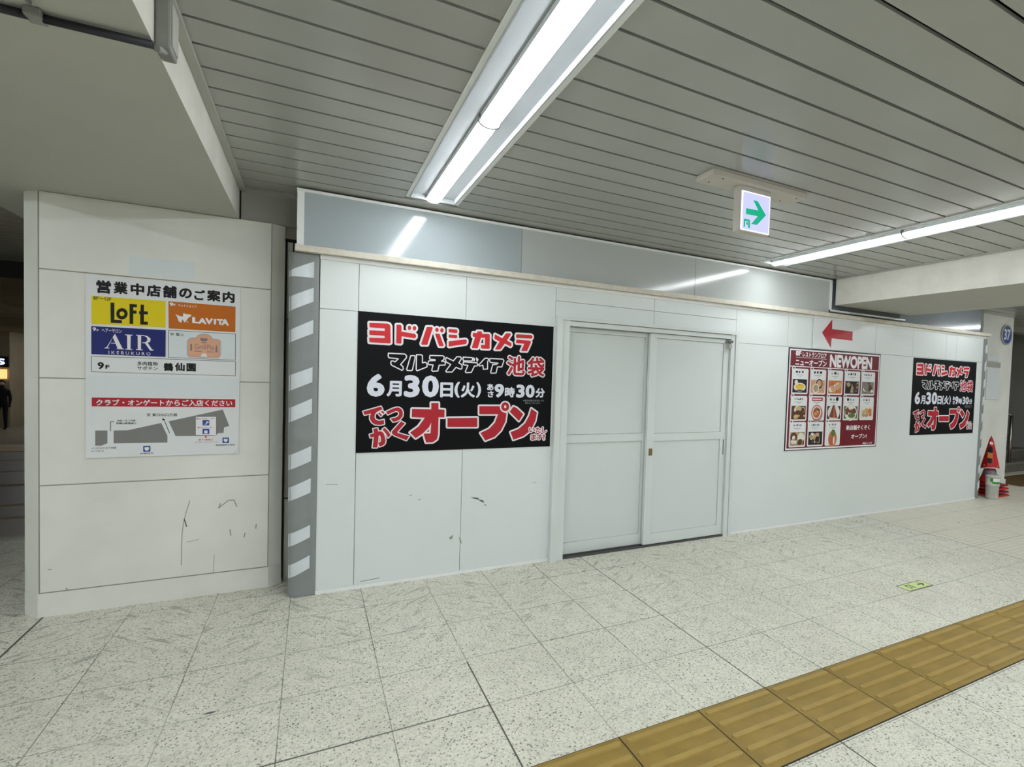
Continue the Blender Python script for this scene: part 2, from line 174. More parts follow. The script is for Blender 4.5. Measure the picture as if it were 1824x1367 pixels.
DATA = {'P1':{'title':[[(0.065,0.8433),(0.1728,0.8475),(0.1866,0.8437),(0.1939,0.8313),(0.1967,0.7217),(0.1891,0.7174),(0.0673,0.7188),(0.0653,0.7472),(0.1595,0.751),(0.1592,0.7661),(0.0664,0.7663),(0.0653,0.7958),(0.1586,0.7972),(0.1583,0.8139),(0.0661,0.8148)],[(0.2312,0.8432),(0.256,0.8451),(0.2633,0.8381),(0.2637,0.8007),(0.3484,0.7918),(0.3566,0.7847),(0.3569,0.7709),(0.3491,0.7612),(0.2653,0.7699),(0.2641,0.7241),(0.2601,0.72),(0.2321,0.7212)],[(0.4262,0.8436),(0.4605,0.8462),(0.4656,0.8382),(0.4322,0.7224),(0.3949,0.7213),(0.3922,0.7284)],[(0.4813,0.8018),(0.5128,0.8029),(0.5424,0.7254),(0.5382,0.7191),(0.5114,0.7186)],[(0.3241,0.8295),(0.3232,0.8229),(0.3203,0.8175),(0.3161,0.8142),(0.3113,0.8139),(0.3069,0.8165),(0.3038,0.8215),(0.3027,0.828),(0.3036,0.8346),(0.3064,0.84),(0.3107,0.8432),(0.3154,0.8436),(0.3198,0.841),(0.3229,0.836)],[(0.3575,0.8297),(0.3565,0.823),(0.3535,0.8175),(0.3489,0.8143),(0.3438,0.8139),(0.3392,0.8165),(0.3359,0.8215),(0.3346,0.828),(0.3356,0.8346),(0.3387,0.8401),(0.3432,0.8434),(0.3483,0.8438),(0.3529,0.8412),(0.3562,0.8361)],[(0.5058,0.8293),(0.5048,0.8228),(0.5016,0.8175),(0.4969,0.8143),(0.4916,0.8139),(0.4867,0.8164),(0.4833,0.8213),(0.482,0.8276),(0.483,0.8341),(0.4862,0.8395),(0.4909,0.8427),(0.4962,0.8431),(0.5011,0.8406),(0.5045,0.8357)],[(0.5399,0.8284),(0.5389,0.8216),(0.5356,0.8159),(0.5309,0.8126),(0.5255,0.8123),(0.5207,0.8149),(0.5172,0.8201),(0.5159,0.8267),(0.5169,0.8335),(0.5201,0.8391),(0.5248,0.8424),(0.5302,0.8428),(0.5351,0.8402),(0.5385,0.835)],[(0.5734,0.8413),(0.6279,0.8411),(0.6342,0.8354),(0.6345,0.8217),(0.6302,0.8153),(0.574,0.8169)],[(0.5743,0.8023),(0.6288,0.8026),(0.6341,0.7978),(0.6344,0.7858),(0.6294,0.7787),(0.5749,0.7803)],[(0.5755,0.7559),(0.6918,0.7757),(0.7017,0.7712),(0.7021,0.754),(0.6961,0.7439),(0.5798,0.7194),(0.5763,0.7209)],[(0.7448,0.8259),(0.775,0.8262),(0.7753,0.8384),(0.8085,0.8401),(0.8101,0.8227),(0.8613,0.8251),(0.8681,0.8185),(0.8686,0.7216),(0.8607,0.7177),(0.8083,0.7183),(0.8045,0.7251),(0.8058,0.7444),(0.8328,0.7449),(0.8324,0.7951),(0.8026,0.7949),(0.7814,0.7186),(0.7424,0.7182),(0.7394,0.7232),(0.7598,0.7957),(0.7456,0.7975),(0.7419,0.8049)],[(0.9052,0.8256),(0.9614,0.8016),(0.9883,0.839),(1.0203,0.8412),(1.0262,0.8326),(0.9974,0.7878),(1.0319,0.7701),(1.0324,0.7522),(1.0251,0.7446),(0.9812,0.7635),(0.9489,0.7189),(0.9083,0.7167),(0.9417,0.7754),(0.9062,0.791),(0.9016,0.7978)],[(1.0698,0.8374),(1.1822,0.8395),(1.1942,0.8329),(1.1946,0.8201),(1.189,0.8124),(1.0668,0.8101),(1.0655,0.8299)],[(1.071,0.7985),(1.1757,0.797),(1.1846,0.7902),(1.1822,0.7791),(1.1548,0.7172),(1.1082,0.7166),(1.1317,0.7706),(1.0699,0.7724),(1.0659,0.7794)]],'multi':[[(0.1844,0.6534),(0.2888,0.6528),(0.2999,0.6398),(0.298,0.6284),(0.2623,0.5818),(0.2776,0.5689),(0.2801,0.551),(0.2717,0.5439),(0.207,0.5751),(0.2005,0.5838),(0.2022,0.6017),(0.2128,0.6044),(0.2277,0.5983),(0.2465,0.6193),(0.1892,0.6234),(0.1835,0.632)],[(0.3259,0.6442),(0.3522,0.6446),(0.3554,0.6357),(0.3389,0.5485),(0.3302,0.5437),(0.3063,0.5438),(0.3017,0.5517)],[(0.363,0.652),(0.394,0.6535),(0.4021,0.647),(0.4032,0.599),(0.4218,0.6044),(0.4332,0.5956),(0.4338,0.5727),(0.3698,0.5442),(0.363,0.5517)],[(0.4522,0.6517),(0.5389,0.6536),(0.5483,0.6471),(0.5464,0.6283),(0.5305,0.616),(0.549,0.6154),(0.5575,0.6078),(0.5543,0.5899),(0.5151,0.5874),(0.5069,0.5476),(0.4728,0.5441),(0.4658,0.5508),(0.4741,0.5876),(0.4446,0.5892),(0.44,0.5959),(0.4419,0.6112),(0.4485,0.6152),(0.487,0.6187),(0.4868,0.6243),(0.4528,0.6255),(0.449,0.6332)],[(0.5623,0.6431),(0.6118,0.6219),(0.6347,0.6512),(0.6607,0.6524),(0.6682,0.6409),(0.65,0.6094),(0.6741,0.5961),(0.6724,0.57),(0.663,0.5649),(0.6318,0.5779),(0.6044,0.5439),(0.5647,0.5426),(0.5608,0.5495),(0.5937,0.5962),(0.5607,0.6126),(0.557,0.6311)],[(0.6799,0.651),(0.7426,0.6501),(0.7477,0.6398),(0.7432,0.6262),(0.6829,0.625),(0.6783,0.6366)],[(0.7533,0.6496),(0.7623,0.6405),(0.7578,0.6268)],[(0.7743,0.6496),(0.7859,0.6391),(0.7798,0.6259)],[(0.6831,0.6179),(0.7801,0.6148),(0.7853,0.6054),(0.7807,0.5932),(0.7612,0.5915),(0.7405,0.5461),(0.7043,0.5425),(0.6969,0.5494),(0.715,0.5944),(0.6861,0.5966),(0.6801,0.6059)],[(0.836,0.6501),(0.8559,0.651),(0.8646,0.6451),(0.8566,0.6253),(0.858,0.5744),(0.8272,0.5709),(0.8225,0.5997),(0.7979,0.5929),(0.7918,0.5999)],[(0.8734,0.6504),(0.97,0.6499),(0.979,0.6394),(0.9639,0.593),(0.9307,0.5918),(0.9219,0.5474),(0.8865,0.5447),(0.8813,0.5509),(0.8948,0.6075),(0.9226,0.6105),(0.935,0.6189),(0.8793,0.6214),(0.8716,0.6284)]],'small':[[(0.0378,0.269),(0.1449,0.3017),(0.1544,0.2828),(0.1397,0.2769),(0.1195,0.2653),(0.1096,0.2508),(0.107,0.2338),(0.1136,0.2168),(0.1319,0.2082),(0.15,0.2104),(0.1641,0.2152),(0.167,0.1859),(0.1415,0.1801),(0.112,0.1829),(0.0915,0.1977),(0.0799,0.2195),(0.0795,0.2388),(0.0859,0.2557),(0.046,0.2474)],[(0.1287,0.2568),(0.1365,0.2628),(0.1528,0.2445),(0.145,0.2373)],[(0.1455,0.2677),(0.1557,0.2737),(0.1685,0.2603),(0.1607,0.253)],[(0.1776,0.2676),(0.2129,0.286),(0.2407,0.2959),(0.2594,0.2947),(0.2761,0.2824),(0.2836,0.2625),(0.2818,0.2378),(0.2657,0.2156),(0.2425,0.2034),(0.2228,0.1999),(0.2073,0.221),(0.2374,0.2281),(0.2535,0.2379),(0.2591,0.2502),(0.2589,0.2626),(0.2505,0.27),(0.2365,0.2713),(0.2134,0.2615),(0.1894,0.248)],[(0.1001,0.1552),(0.126,0.1596),(0.131,0.1376),(0.1491,0.1385),(0.163,0.1285),(0.1727,0.1038),(0.1784,0.0718),(0.1736,0.0548),(0.1601,0.0429),(0.1415,0.0379),(0.1328,0.0633),(0.147,0.069),(0.1503,0.0775),(0.1476,0.0971),(0.1428,0.1118),(0.1349,0.1096),(0.1303,0.0487),(0.1261,0.0313),(0.099,0.0327),(0.1056,0.1017),(0.0843,0.0986),(0.0795,0.1181),(0.1063,0.1272)],[(0.1569,0.1506),(0.1716,0.1613),(0.1927,0.1377),(0.2094,0.1128),(0.1924,0.0948),(0.1792,0.1233)],[(0.273,0.2031),(0.2982,0.188),(0.2498,0.1317),(0.2535,0.1254),(0.3274,0.1015),(0.3101,0.0744),(0.2328,0.1086),(0.2162,0.1225),(0.2171,0.1373)]],'big':[[(0.4678,0.3275),(0.5164,0.3278),(0.5174,0.2836),(0.5585,0.2809),(0.5597,0.228),(0.5187,0.2283),(0.5188,0.1091),(0.5115,0.076),(0.4848,0.0574),(0.4392,0.057),(0.4219,0.1167),(0.4672,0.1185),(0.4709,0.1928),(0.4556,0.16),(0.4139,0.1169),(0.3698,0.0878),(0.3325,0.1267),(0.3864,0.1665),(0.4274,0.2261),(0.3406,0.231),(0.342,0.2862),(0.4688,0.2836)],[(0.5803,0.2223),(0.7919,0.2237),(0.7937,0.1578),(0.5818,0.1609)],[(0.8043,0.3068),(0.9591,0.3074),(0.966,0.2782),(0.9879,0.2606),(1.0095,0.2547),(1.0021,0.1929),(0.9704,0.1287),(0.9233,0.0829),(0.8552,0.0584),(0.8183,0.1142),(0.8796,0.142),(0.9233,0.1879),(0.9456,0.249),(0.8058,0.2495)],[(1.0338,0.2664),(1.0605,0.3048),(1.089,0.293),(1.1408,0.2483),(1.1077,0.1978)],[(1.2034,0.2902),(1.2497,0.2601),(1.2388,0.1966),(1.2023,0.1246),(1.146,0.0836),(1.0681,0.0587),(1.0446,0.1156),(1.1064,0.1382),(1.1557,0.1794),(1.186,0.2332)]],'ring':[[(1.0284,0.3035),(1.0272,0.2933),(1.0231,0.2841),(1.0165,0.2768),(1.008,0.2721),(0.9986,0.2705),(0.9891,0.2722),(0.9804,0.2768),(0.9735,0.2841),(0.9689,0.2932),(0.9671,0.3033),(0.9683,0.3134),(0.9723,0.3226),(0.9789,0.3299),(0.9872,0.3346),(0.9966,0.3363),(1.0062,0.3347),(1.0149,0.3301),(1.0219,0.3229),(1.0265,0.3137)],[(1.0062,0.3034),(1.0052,0.2979),(1.0022,0.2938),(0.9979,0.2923),(0.9936,0.2938),(0.9904,0.2978),(0.989,0.3034),(0.99,0.309),(0.993,0.3131),(0.9973,0.3146),(1.0016,0.3131),(1.0049,0.309)]],'white':[('6',0.0564,0.3656,0.166,0.5158),('月',0.1781,0.3684,0.2735,0.4724),('3',0.2865,0.3641,0.3894,0.514),('0',0.4039,0.3655,0.5171,0.5157),('日',0.5262,0.3668,0.6148,0.4706),('(',0.6235,0.3647,0.6623,0.4775),('火',0.6697,0.367,0.7706,0.4743),(')',0.7782,0.3664,0.8147,0.4784),('あ',0.858,0.4202,0.9063,0.4685),('さ',0.8633,0.3704,0.9077,0.4165),('9',0.9133,0.3696,0.986,0.4701),('時',0.9928,0.3721,1.0694,0.4474),('3',1.0798,0.3699,1.1472,0.4685),('0',1.1539,0.3708,1.2268,0.4687),('分',1.234,0.3733,1.31,0.4445)],'redt':[('池',1.0018,0.5355,1.1428,0.678,0.03,0.1),('袋',1.1618,0.529,1.3016,0.6753,0.03,0.1),('い',1.1906,0.1104,1.2363,0.1473,0.03,0.16),('た',1.2427,0.1065,1.2857,0.1495,0.03,0.16),('し',1.2953,0.1069,1.3341,0.1487,0.03,0.16),('ま',1.2065,0.0525,1.2508,0.0954,0.03,0.16),('す',1.2555,0.0527,1.2988,0.0958,0.03,0.16),('!',1.3062,0.0518,1.3181,0.0951,0.03,0.16)],'fine':[('※開店時間は変更になる',1.1369,0.3429,1.3055,0.3567),('場合もございます。',1.1514,0.3238,1.2773,0.3384)]},'GB':{'black_text':[('営',0.0446,0.9325,0.1088,1.007),('業',0.1193,0.9369,0.1818,1.0066),('中',0.1945,0.9372,0.2564,1.006),('店',0.267,0.9362,0.3328,1.0058),('舗',0.3406,0.936,0.4075,1.0086),('の',0.4181,0.9418,0.4803,1.0021),('ご',0.4912,0.9376,0.5456,1.0001),('案',0.5539,0.9371,0.6223,1.0058),('内',0.6327,0.9364,0.6942,1.0054),('9',0.0509,0.5052,0.0787,0.5454),('F',0.0847,0.5084,0.1028,0.5309),('多肉植物',0.2257,0.5328,0.3197,0.557),('サボテン',0.2257,0.5074,0.3198,0.529),('鶴',0.3469,0.5054,0.3927,0.5546),('仙',0.4002,0.5073,0.4481,0.5569),('園',0.4561,0.5059,0.5021,0.5559)],'loft_small':[('8F～12F',0.0329,0.8941,0.1102,0.9133)],'rects':{'yellow':[(0.0239,0.9152),(0.3559,0.9164),(0.3554,0.7608),(0.0244,0.7583)],'orange':[(0.3676,0.9175),(0.6995,0.9154),(0.6999,0.7575),(0.3697,0.7575)],'blue':[(0.024,0.7454),(0.3567,0.7468),(0.3562,0.5879),(0.0245,0.5877)],'grill':[(0.3685,0.7465),(0.701,0.7461),(0.7015,0.5841),(0.3693,0.5858)],'nine':[(0.0241,0.5763),(0.7025,0.5756),(0.7023,0.4866),(0.0246,0.4893)],'red':[(0.0262,0.3443),(0.7031,0.3405),(0.7036,0.2909),(0.0263,0.2943)]},'loft':[[(0.1062,0.8845),(0.1235,0.8851),(0.1236,0.7894),(0.1561,0.7894),(0.1569,0.7711),(0.1076,0.7699)],[(0.1902,0.8846),(0.2233,0.885),(0.2234,0.8681),(0.2068,0.8676),(0.2069,0.8491),(0.2218,0.8488),(0.2218,0.8308),(0.2069,0.8306),(0.2071,0.7712),(0.191,0.771)],[(0.24,0.8855),(0.2551,0.8859),(0.2552,0.848),(0.2729,0.848),(0.273,0.8309),(0.2553,0.8304),(0.2554,0.7893),(0.2731,0.7891),(0.2732,0.7709),(0.2387,0.7704),(0.2385,0.8301),(0.2331,0.8301),(0.233,0.8472),(0.2393,0.8472)]],'loft_o':[[(0.1822,0.8274),(0.181,0.8172),(0.1774,0.8078),(0.1718,0.8001),(0.1647,0.7949),(0.1569,0.7926),(0.1491,0.7936),(0.1421,0.7977),(0.1365,0.8044),(0.1329,0.8132),(0.1317,0.8231),(0.1329,0.8332),(0.1364,0.8426),(0.142,0.8503),(0.149,0.8555),(0.1567,0.8578),(0.1646,0.8569),(0.1716,0.8529),(0.1773,0.8462),(0.1809,0.8374)],[(0.1678,0.8262),(0.1673,0.8221),(0.1658,0.8183),(0.1633,0.8151),(0.1603,0.813),(0.1569,0.8121),(0.1535,0.8124),(0.1504,0.8141),(0.148,0.8168),(0.1464,0.8203),(0.1458,0.8243),(0.1464,0.8284),(0.1479,0.8322),(0.1503,0.8353),(0.1534,0.8374),(0.1568,0.8384),(0.1602,0.838),(0.1633,0.8364),(0.1657,0.8337),(0.1673,0.8302)]],'orange_white':[('9',0.3734,0.8902,0.3921,0.9108),('F',0.3939,0.8916,0.4018,0.9041)],'orange_fine':[('ペットショップ',0.4128,0.8894,0.5042,0.907)],'lavita':[('L',0.4822,0.7975,0.5184,0.8335),('A',0.5116,0.796,0.5526,0.8316),('V',0.5467,0.7969,0.5849,0.8333),('I',0.5896,0.7975,0.6012,0.8312),('T',0.6035,0.7972,0.6386,0.8321),('A',0.6269,0.7957,0.666,0.8342)],'dog':[[(0.4021,0.8445),(0.4197,0.8351),(0.4374,0.8327),(0.4395,0.8532),(0.4507,0.8486),(0.4753,0.848),(0.4785,0.84),(0.4642,0.8278),(0.4531,0.8076),(0.4465,0.7972),(0.4353,0.8172),(0.4288,0.7958),(0.4177,0.8021),(0.411,0.8261)],[(0.4554,0.8105),(0.4666,0.7987),(0.459,0.7998)]],'blue_white':[('9',0.0299,0.7189,0.0448,0.7396),('F',0.0472,0.7189,0.0559,0.7293)],'blue_fine':[('ヘアーサロン',0.0685,0.7153,0.1562,0.7362)],'air':[[(0.1266,0.7095),(0.1614,0.6236),(0.139,0.624),(0.1166,0.6894)],[(0.1254,0.7094),(0.0926,0.6251),(0.087,0.6248),(0.1174,0.6895)],[(0.0814,0.6282),(0.1014,0.6282),(0.1014,0.6241),(0.0814,0.6245)],[(0.1094,0.6575),(0.1308,0.6572),(0.1308,0.6535),(0.1086,0.6533)],[(0.1337,0.6258),(0.1663,0.6255),(0.1663,0.6223),(0.1337,0.6227)],[(0.1796,0.7078),(0.1961,0.7078),(0.1951,0.6239),(0.1811,0.6242)],[(0.1714,0.7083),(0.2044,0.7084),(0.2044,0.7041),(0.1714,0.704)],[(0.1716,0.6258),(0.2034,0.6254),(0.2034,0.6217),(0.1716,0.6221)],[(0.2272,0.7088),(0.2431,0.7088),(0.2421,0.6243),(0.2283,0.6246)],[(0.2197,0.7094),(0.2523,0.71),(0.2523,0.7062),(0.2197,0.7057)],[(0.22,0.6263),(0.2505,0.6258),(0.2505,0.622),(0.22,0.6225)],[(0.2481,0.7097),(0.2713,0.7064),(0.2862,0.6912),(0.2841,0.6734),(0.2672,0.6632),(0.2483,0.6631),(0.2483,0.6674),(0.263,0.6694),(0.2714,0.6806),(0.2692,0.6966),(0.2587,0.7045),(0.2481,0.7054)],[(0.2601,0.6638),(0.2736,0.6657),(0.2928,0.6291),(0.3001,0.6274),(0.3001,0.623),(0.2843,0.6222)]],'ikebukuro':[('IKEBUKURO',0.0986,0.5907,0.2857,0.6146)],'grill_text':[('9F 屋上',0.3773,0.7155,0.4434,0.7342)],'grill_badge':[[(0.4672,0.6955),(0.4762,0.7044),(0.5055,0.709),(0.5122,0.7222),(0.5281,0.7311),(0.5427,0.7343),(0.5578,0.732),(0.5741,0.7207),(0.5825,0.7055),(0.6114,0.7045),(0.6208,0.6966),(0.6215,0.6117),(0.6122,0.5972),(0.4723,0.5961),(0.4633,0.6068),(0.4628,0.687)]],'grill_dark':[('Grill',0.4945,0.6432,0.5505,0.6727),('Pia',0.557,0.642,0.5907,0.6724)],'grill_bits':[[(0.4946,0.6322),(0.5287,0.6318),(0.5288,0.6273),(0.4947,0.6278)],[(0.5572,0.6311),(0.5896,0.6311),(0.5896,0.6271),(0.5572,0.6271)],[(0.5227,0.7101),(0.5594,0.7097),(0.5581,0.6984),(0.5489,0.6911),(0.5329,0.6912),(0.5237,0.6974)],[(0.5284,0.6854),(0.5559,0.6854),(0.5559,0.6798),(0.5284,0.6798)],[(0.475,0.6722),(0.4822,0.6726),(0.4834,0.6316),(0.4744,0.6312)],[(0.6,0.67),(0.6079,0.6704),(0.6096,0.6281),(0.5989,0.6276)]],'grill_white':[[(0.5267,0.5987),(0.5289,0.6128),(0.5357,0.6104),(0.5379,0.6217),(0.5449,0.6147),(0.5517,0.6207),(0.5541,0.6085),(0.5588,0.5975)]],'red_text':[('クラブ・オンゲート',0.0452,0.2992,0.3514,0.3345),('からご入店ください',0.3588,0.2971,0.6879,0.3353)],'map':[[(0.0414,0.1571),(0.0941,0.1562),(0.0942,0.0831),(0.0674,0.0697),(0.0415,0.0705)],[(0.1216,0.1557),(0.1831,0.1557),(0.3376,0.1968),(0.3671,0.1209),(0.3673,0.0795),(0.1218,0.0813)],[(0.3724,0.2063),(0.6392,0.2764),(0.6734,0.1746),(0.6463,0.1652),(0.6442,0.1319),(0.6182,0.1307),(0.6009,0.114),(0.4059,0.1173)]],'map_white':[[(0.504,0.232),(0.6047,0.2314),(0.6056,0.1173),(0.5047,0.1218)]],'map_line':[[(0.1061,0.2079),(0.1231,0.2087),(0.1231,0.2056),(0.1094,0.2046),(0.1095,0.1517),(0.1062,0.1517)],[(0.3506,0.2109),(0.3536,0.212),(0.3785,0.1367),(0.3754,0.1351)]],'map_arrow':[[(0.3418,0.2253),(0.3571,0.2175),(0.3449,0.2088)]],'map_blue':[[(0.5371,0.2126),(0.5713,0.2123),(0.5715,0.1794),(0.5373,0.1799)],[(0.5374,0.1595),(0.5717,0.1589),(0.5719,0.126),(0.5377,0.1267)],[(0.6387,0.1022),(0.6721,0.1014),(0.6723,0.0679),(0.639,0.0689)],[(0.2546,0.0632),(0.2878,0.0627),(0.2879,0.0283),(0.2547,0.0284)]],'map_icon':[[(0.5419,0.1866),(0.5547,0.1904),(0.557,0.2034),(0.5676,0.2033),(0.5677,0.1959),(0.5603,0.1943),(0.5585,0.1852)],[(0.5467,0.148),(0.5624,0.1478),(0.5626,0.1307),(0.5468,0.131)],[(0.6454,0.0946),(0.6654,0.094),(0.6655,0.0825),(0.6589,0.0746),(0.6522,0.0748),(0.6455,0.0831)],[(0.261,0.0543),(0.2814,0.0542),(0.2814,0.0427),(0.2751,0.0342),(0.2665,0.0345),(0.261,0.0434)]],'map_red':[[(0.5461,0.1056),(0.5543,0.1162),(0.5628,0.1052)]],'map_text':[('至 東口出口方面',0.27,0.2368,0.4132,0.2538),('JR線・丸ノ内線',0.1357,0.2061,0.2183,0.2179),('新都心線連絡口',0.1329,0.1911,0.2213,0.2029),('←いけふくろう付近',0.0257,0.0508,0.134,0.0624),('←パルコ',0.0257,0.036,0.0774,0.0454),('JR線改札',0.2399,0.0125,0.3051,0.0234),('西武線地下改札',0.6046,0.0517,0.7056,0.0615),('南エスカレーター',0.5063,0.2159,0.6034,0.226),('南エレベーター',0.5126,0.1626,0.5944,0.1717)],'map_redtext':[('地下1階間口',0.5177,0.0856,0.5889,0.0969),('(クラブ・オンゲート)',0.4995,0.0708,0.6092,0.081)]},'MP':{'head':[('8F レストランフロア',0.0909,0.941,0.5485,0.9914),('ニューオープン',0.0914,0.8534,0.5545,0.9207),('NEWOPEN',0.6021,0.8518,1.2993,0.9878)],'tail':[('新店舗ぞくぞく',0.9176,0.1869,1.3172,0.2416),('オープン!',1.0058,0.0952,1.2708,0.144),('※写真はイメージです',1.2059,0.0273,1.3709,0.0508)],'line':[[(0.0923,0.9349),(0.5518,0.9337),(0.552,0.9302),(0.0925,0.9316)]]},'AR':[[(0.1096,0.1687),(0.2572,0.3139),(0.2612,0.2146),(0.5916,0.2101),(0.592,0.1135),(0.2616,0.1184),(0.2536,0.0181)]],'EX':{'arrow':[[(0.075,2.4301),(0.1093,2.43),(0.175,2.3649),(0.1105,2.3015),(0.0665,2.2995),(0.1131,2.3495),(0.0256,2.3465),(0.0248,2.3781),(0.1156,2.3821)]],'picto':[[(0.0121,2.3204),(0.0571,2.3207),(0.0597,2.2764),(0.0461,2.2762),(0.0457,2.3101),(0.0235,2.3096),(0.0233,2.2766),(0.0126,2.276)],[(0.0277,2.2932),(0.0363,2.3045),(0.0292,2.3042),(0.0291,2.3073),(0.0431,2.308),(0.0425,2.2996),(0.0465,2.2883),(0.0411,2.2874),(0.0374,2.2948),(0.0324,2.288)]]},'TP':[[(-0.1057,2.0169),(-0.0079,2.085),(-0.0065,1.9842),(-0.1024,1.9825)],[(-0.1078,1.8585),(-0.0056,1.9249),(-0.0045,1.8399),(-0.1095,1.7711)],[(-0.1011,1.6557),(-0.0,1.7274),(0.0011,1.6435),(-0.1044,1.5805)],[(-0.0949,1.381),(0.0069,1.4362),(0.0082,1.3435),(-0.0936,1.2847)],[(-0.0923,1.1801),(0.0111,1.2424),(0.0123,1.1508),(-0.0912,1.0913)],[(-0.0915,0.889),(0.0065,0.9459),(0.0078,0.8521),(-0.0903,0.7964)],[(-0.0889,0.6889),(0.0064,0.745),(0.0076,0.6541),(-0.0879,0.604)],[(-0.0853,0.3991),(0.006,0.4504),(0.0042,0.3725),(-0.0885,0.3174)],[(-0.0871,0.2021),(0.0058,0.2591),(0.0025,0.1778),(-0.0875,0.1197)]]}
# ------------------------------------------------------------------ surface materials
def floor_mat():
    m = bpy.data.materials.new('terrazzo floor'); m.use_nodes = True; t = NT(m); b = t.n['Principled BSDF']; p = t.coord()
    sp = t.add('ShaderNodeSeparateXYZ'); t.l.new(p, sp.inputs[0]); X, Y = sp.outputs[0], sp.outputs[1]
    base = t.mix(t.ramp(t.noise(p, 1.3, 5), .3, .75), lin((222,220,205)), lin((208,206,190)))
    base = t.mix(t.math('MULTIPLY', t.ramp(t.noise(p, 9, 4), .45, .75), .45), base, lin((186,186,172)))
    # chips
    vo = t.add('ShaderNodeTexVoronoi'); vo.inputs['Scale'].default_value = 105
    wn = t.add('ShaderNodeTexNoise'); wn.inputs['Scale'].default_value = 130; t.l.new(p, wn.inputs['Vector'])
    wa = t.add('ShaderNodeVectorMath', operation='MULTIPLY_ADD'); t.l.new(wn.outputs['Color'], wa.inputs[0]); wa.inputs[1].default_value = (.012, .012, 0); t.l.new(p, wa.inputs[2]); t.l.new(wa.outputs[0], vo.inputs['Vector'])
    sel = t.add('ShaderNodeSeparateColor'); t.l.new(vo.outputs['Color'], sel.inputs[0])
    chip = t.math('LESS_THAN', vo.outputs['Distance'], t.math('ADD', .18, t.math('MULTIPLY', sel.outputs[1], .30)))
    dk = t.math('MULTIPLY', chip, t.math('GREATER_THAN', sel.outputs[0], .52)); lt = t.math('MULTIPLY', chip, t.math('LESS_THAN', sel.outputs[0], .2))
    fade = t.ramp(t.noise(p, 2.0, 3), .25, .7)
    base = t.mix(t.math('MULTIPLY', dk, t.math('ADD', .6, t.math('MULTIPLY', fade, .4))), base, t.mix(sel.outputs[2], lin((62,62,57)), lin((134,134,122))))
    base = t.mix(t.math('MULTIPLY', lt, .5), base, lin((222,222,212)))
    vo2 = t.add('ShaderNodeTexVoronoi'); vo2.inputs['Scale'].default_value = 170; t.l.new(p, vo2.inputs['Vector'])
    base = t.mix(t.math('MULTIPLY', t.ramp(t.noise(p, 75, 3), .5, .68), .5), base, lin((146,145,132)))
    base = t.mix(t.math('MULTIPLY', t.ramp(vo2.outputs['Distance'], .45, .2), .35), base, lin((120,120,112)))
    # scuffs of feet and brushes: short slanting strokes, turned the other way on every other row of tiles, strongest near the hoarding
    def strokes(ang):
        q = t.scaled(t.scaled(p, 1, 1, 1, ang), 7, 27, 1)
        return t.math('MAXIMUM', t.ramp(t.noise(q, 1.0, 1, .4), .60, .70), t.math('MULTIPLY', t.ramp(t.noise(t.scaled(q, 2.2, 2.6, 1), 1.0, 2), .58, .72), .6))
    par = t.math('GREATER_THAN', t.math('FRACT', t.math('MULTIPLY', t.math('FLOOR', t.math('DIVIDE', t.math('SUBTRACT', X, .3045), .4011)), .5)), .25)
    sA, sB = strokes(.75), strokes(-.65)
    sc_ = t.math('ADD', t.math('MULTIPLY', sA, par), t.math('MULTIPLY', sB, t.math('SUBTRACT', 1.0, par)))
    near = t.math('ADD', .10, t.math('MULTIPLY', t.ramp(Y, 2.2, 3.3), .42))
    base = t.mix(t.math('MULTIPLY', sc_, near), base, lin((120,119,108)))
    # dotted small tiles further right
    zone = t.math('GREATER_THAN', X, 5.407)
    fx = t.math('ABSOLUTE', t.math('SUBTRACT', t.math('FRACT', t.math('MULTIPLY', X, 1/.05)), .5)); fy = t.math('ABSOLUTE', t.math('SUBTRACT', t.math('FRACT', t.math('MULTIPLY', Y, 1/.05)), .5))
    dot = t.math('LESS_THAN', t.math('ADD', t.math('POWER', fx, 2), t.math('POWER', fy, 2)), .06)
    bz = t.mix(t.math('MULTIPLY', dot, .55), lin((212,207,190)), lin((150,144,128)))
    base = t.mix(t.math('MULTIPLY', zone, .75), base, bz)
    # joints
    def joint(c, o, pitch, wd):
        f = t.math('FRACT', t.math('ADD', t.math('DIVIDE', t.math('SUBTRACT', c, o), pitch), .5))
        return t.math('LESS_THAN', t.math('ABSOLUTE', t.math('SUBTRACT', f, .5)), wd/pitch)
    jx = joint(X, .3045, .4011, .0022); jy = joint(Y, 1.717, .4065, .0022)
    jj = t.math('MAXIMUM', jx, jy)
    st = t.math('ADD', .42, t.math('MULTIPLY', t.ramp(t.noise(p, .9, 2), .4, .62), .55))
    base = t.mix(t.math('MULTIPLY', jj, st), base, lin((70,68,60)))
    hx = t.math('LESS_THAN', t.math('ABSOLUTE', t.math('SUBTRACT', X, 1.9085)), .0035)
    hx2 = t.math('LESS_THAN', t.math('ABSOLUTE', t.math('SUBTRACT', X, 5.407)), .005)
    hx3 = t.math('LESS_THAN', t.math('ABSOLUTE', t.math('ADD', X, 1.30)), .006)
    hx4 = t.math('MULTIPLY', t.math('LESS_THAN', t.math('ABSOLUTE', t.math('SUBTRACT', X, .7045)), .0035), t.math('LESS_THAN', Y, 2.5))
    hy = t.math('MULTIPLY', t.math('LESS_THAN', t.math('ABSOLUTE', t.math('SUBTRACT', Y, 2.127)), .003), t.math('LESS_THAN', X, .71))
    h = t.math('MAXIMUM', t.math('MAXIMUM', hx, hx2), t.math('MAXIMUM', hx3, t.math('MAXIMUM', hx4, hy)))
    base = t.mix(t.math('MULTIPLY', h, .85), base, lin((58,56,52)))
    far = t.ramp(Y, 5.6, 5.8)
    base = t.mix(far, base, lin((132,124,108)))  # distant floor darkened in its colour, painted shade for the unlit concourse
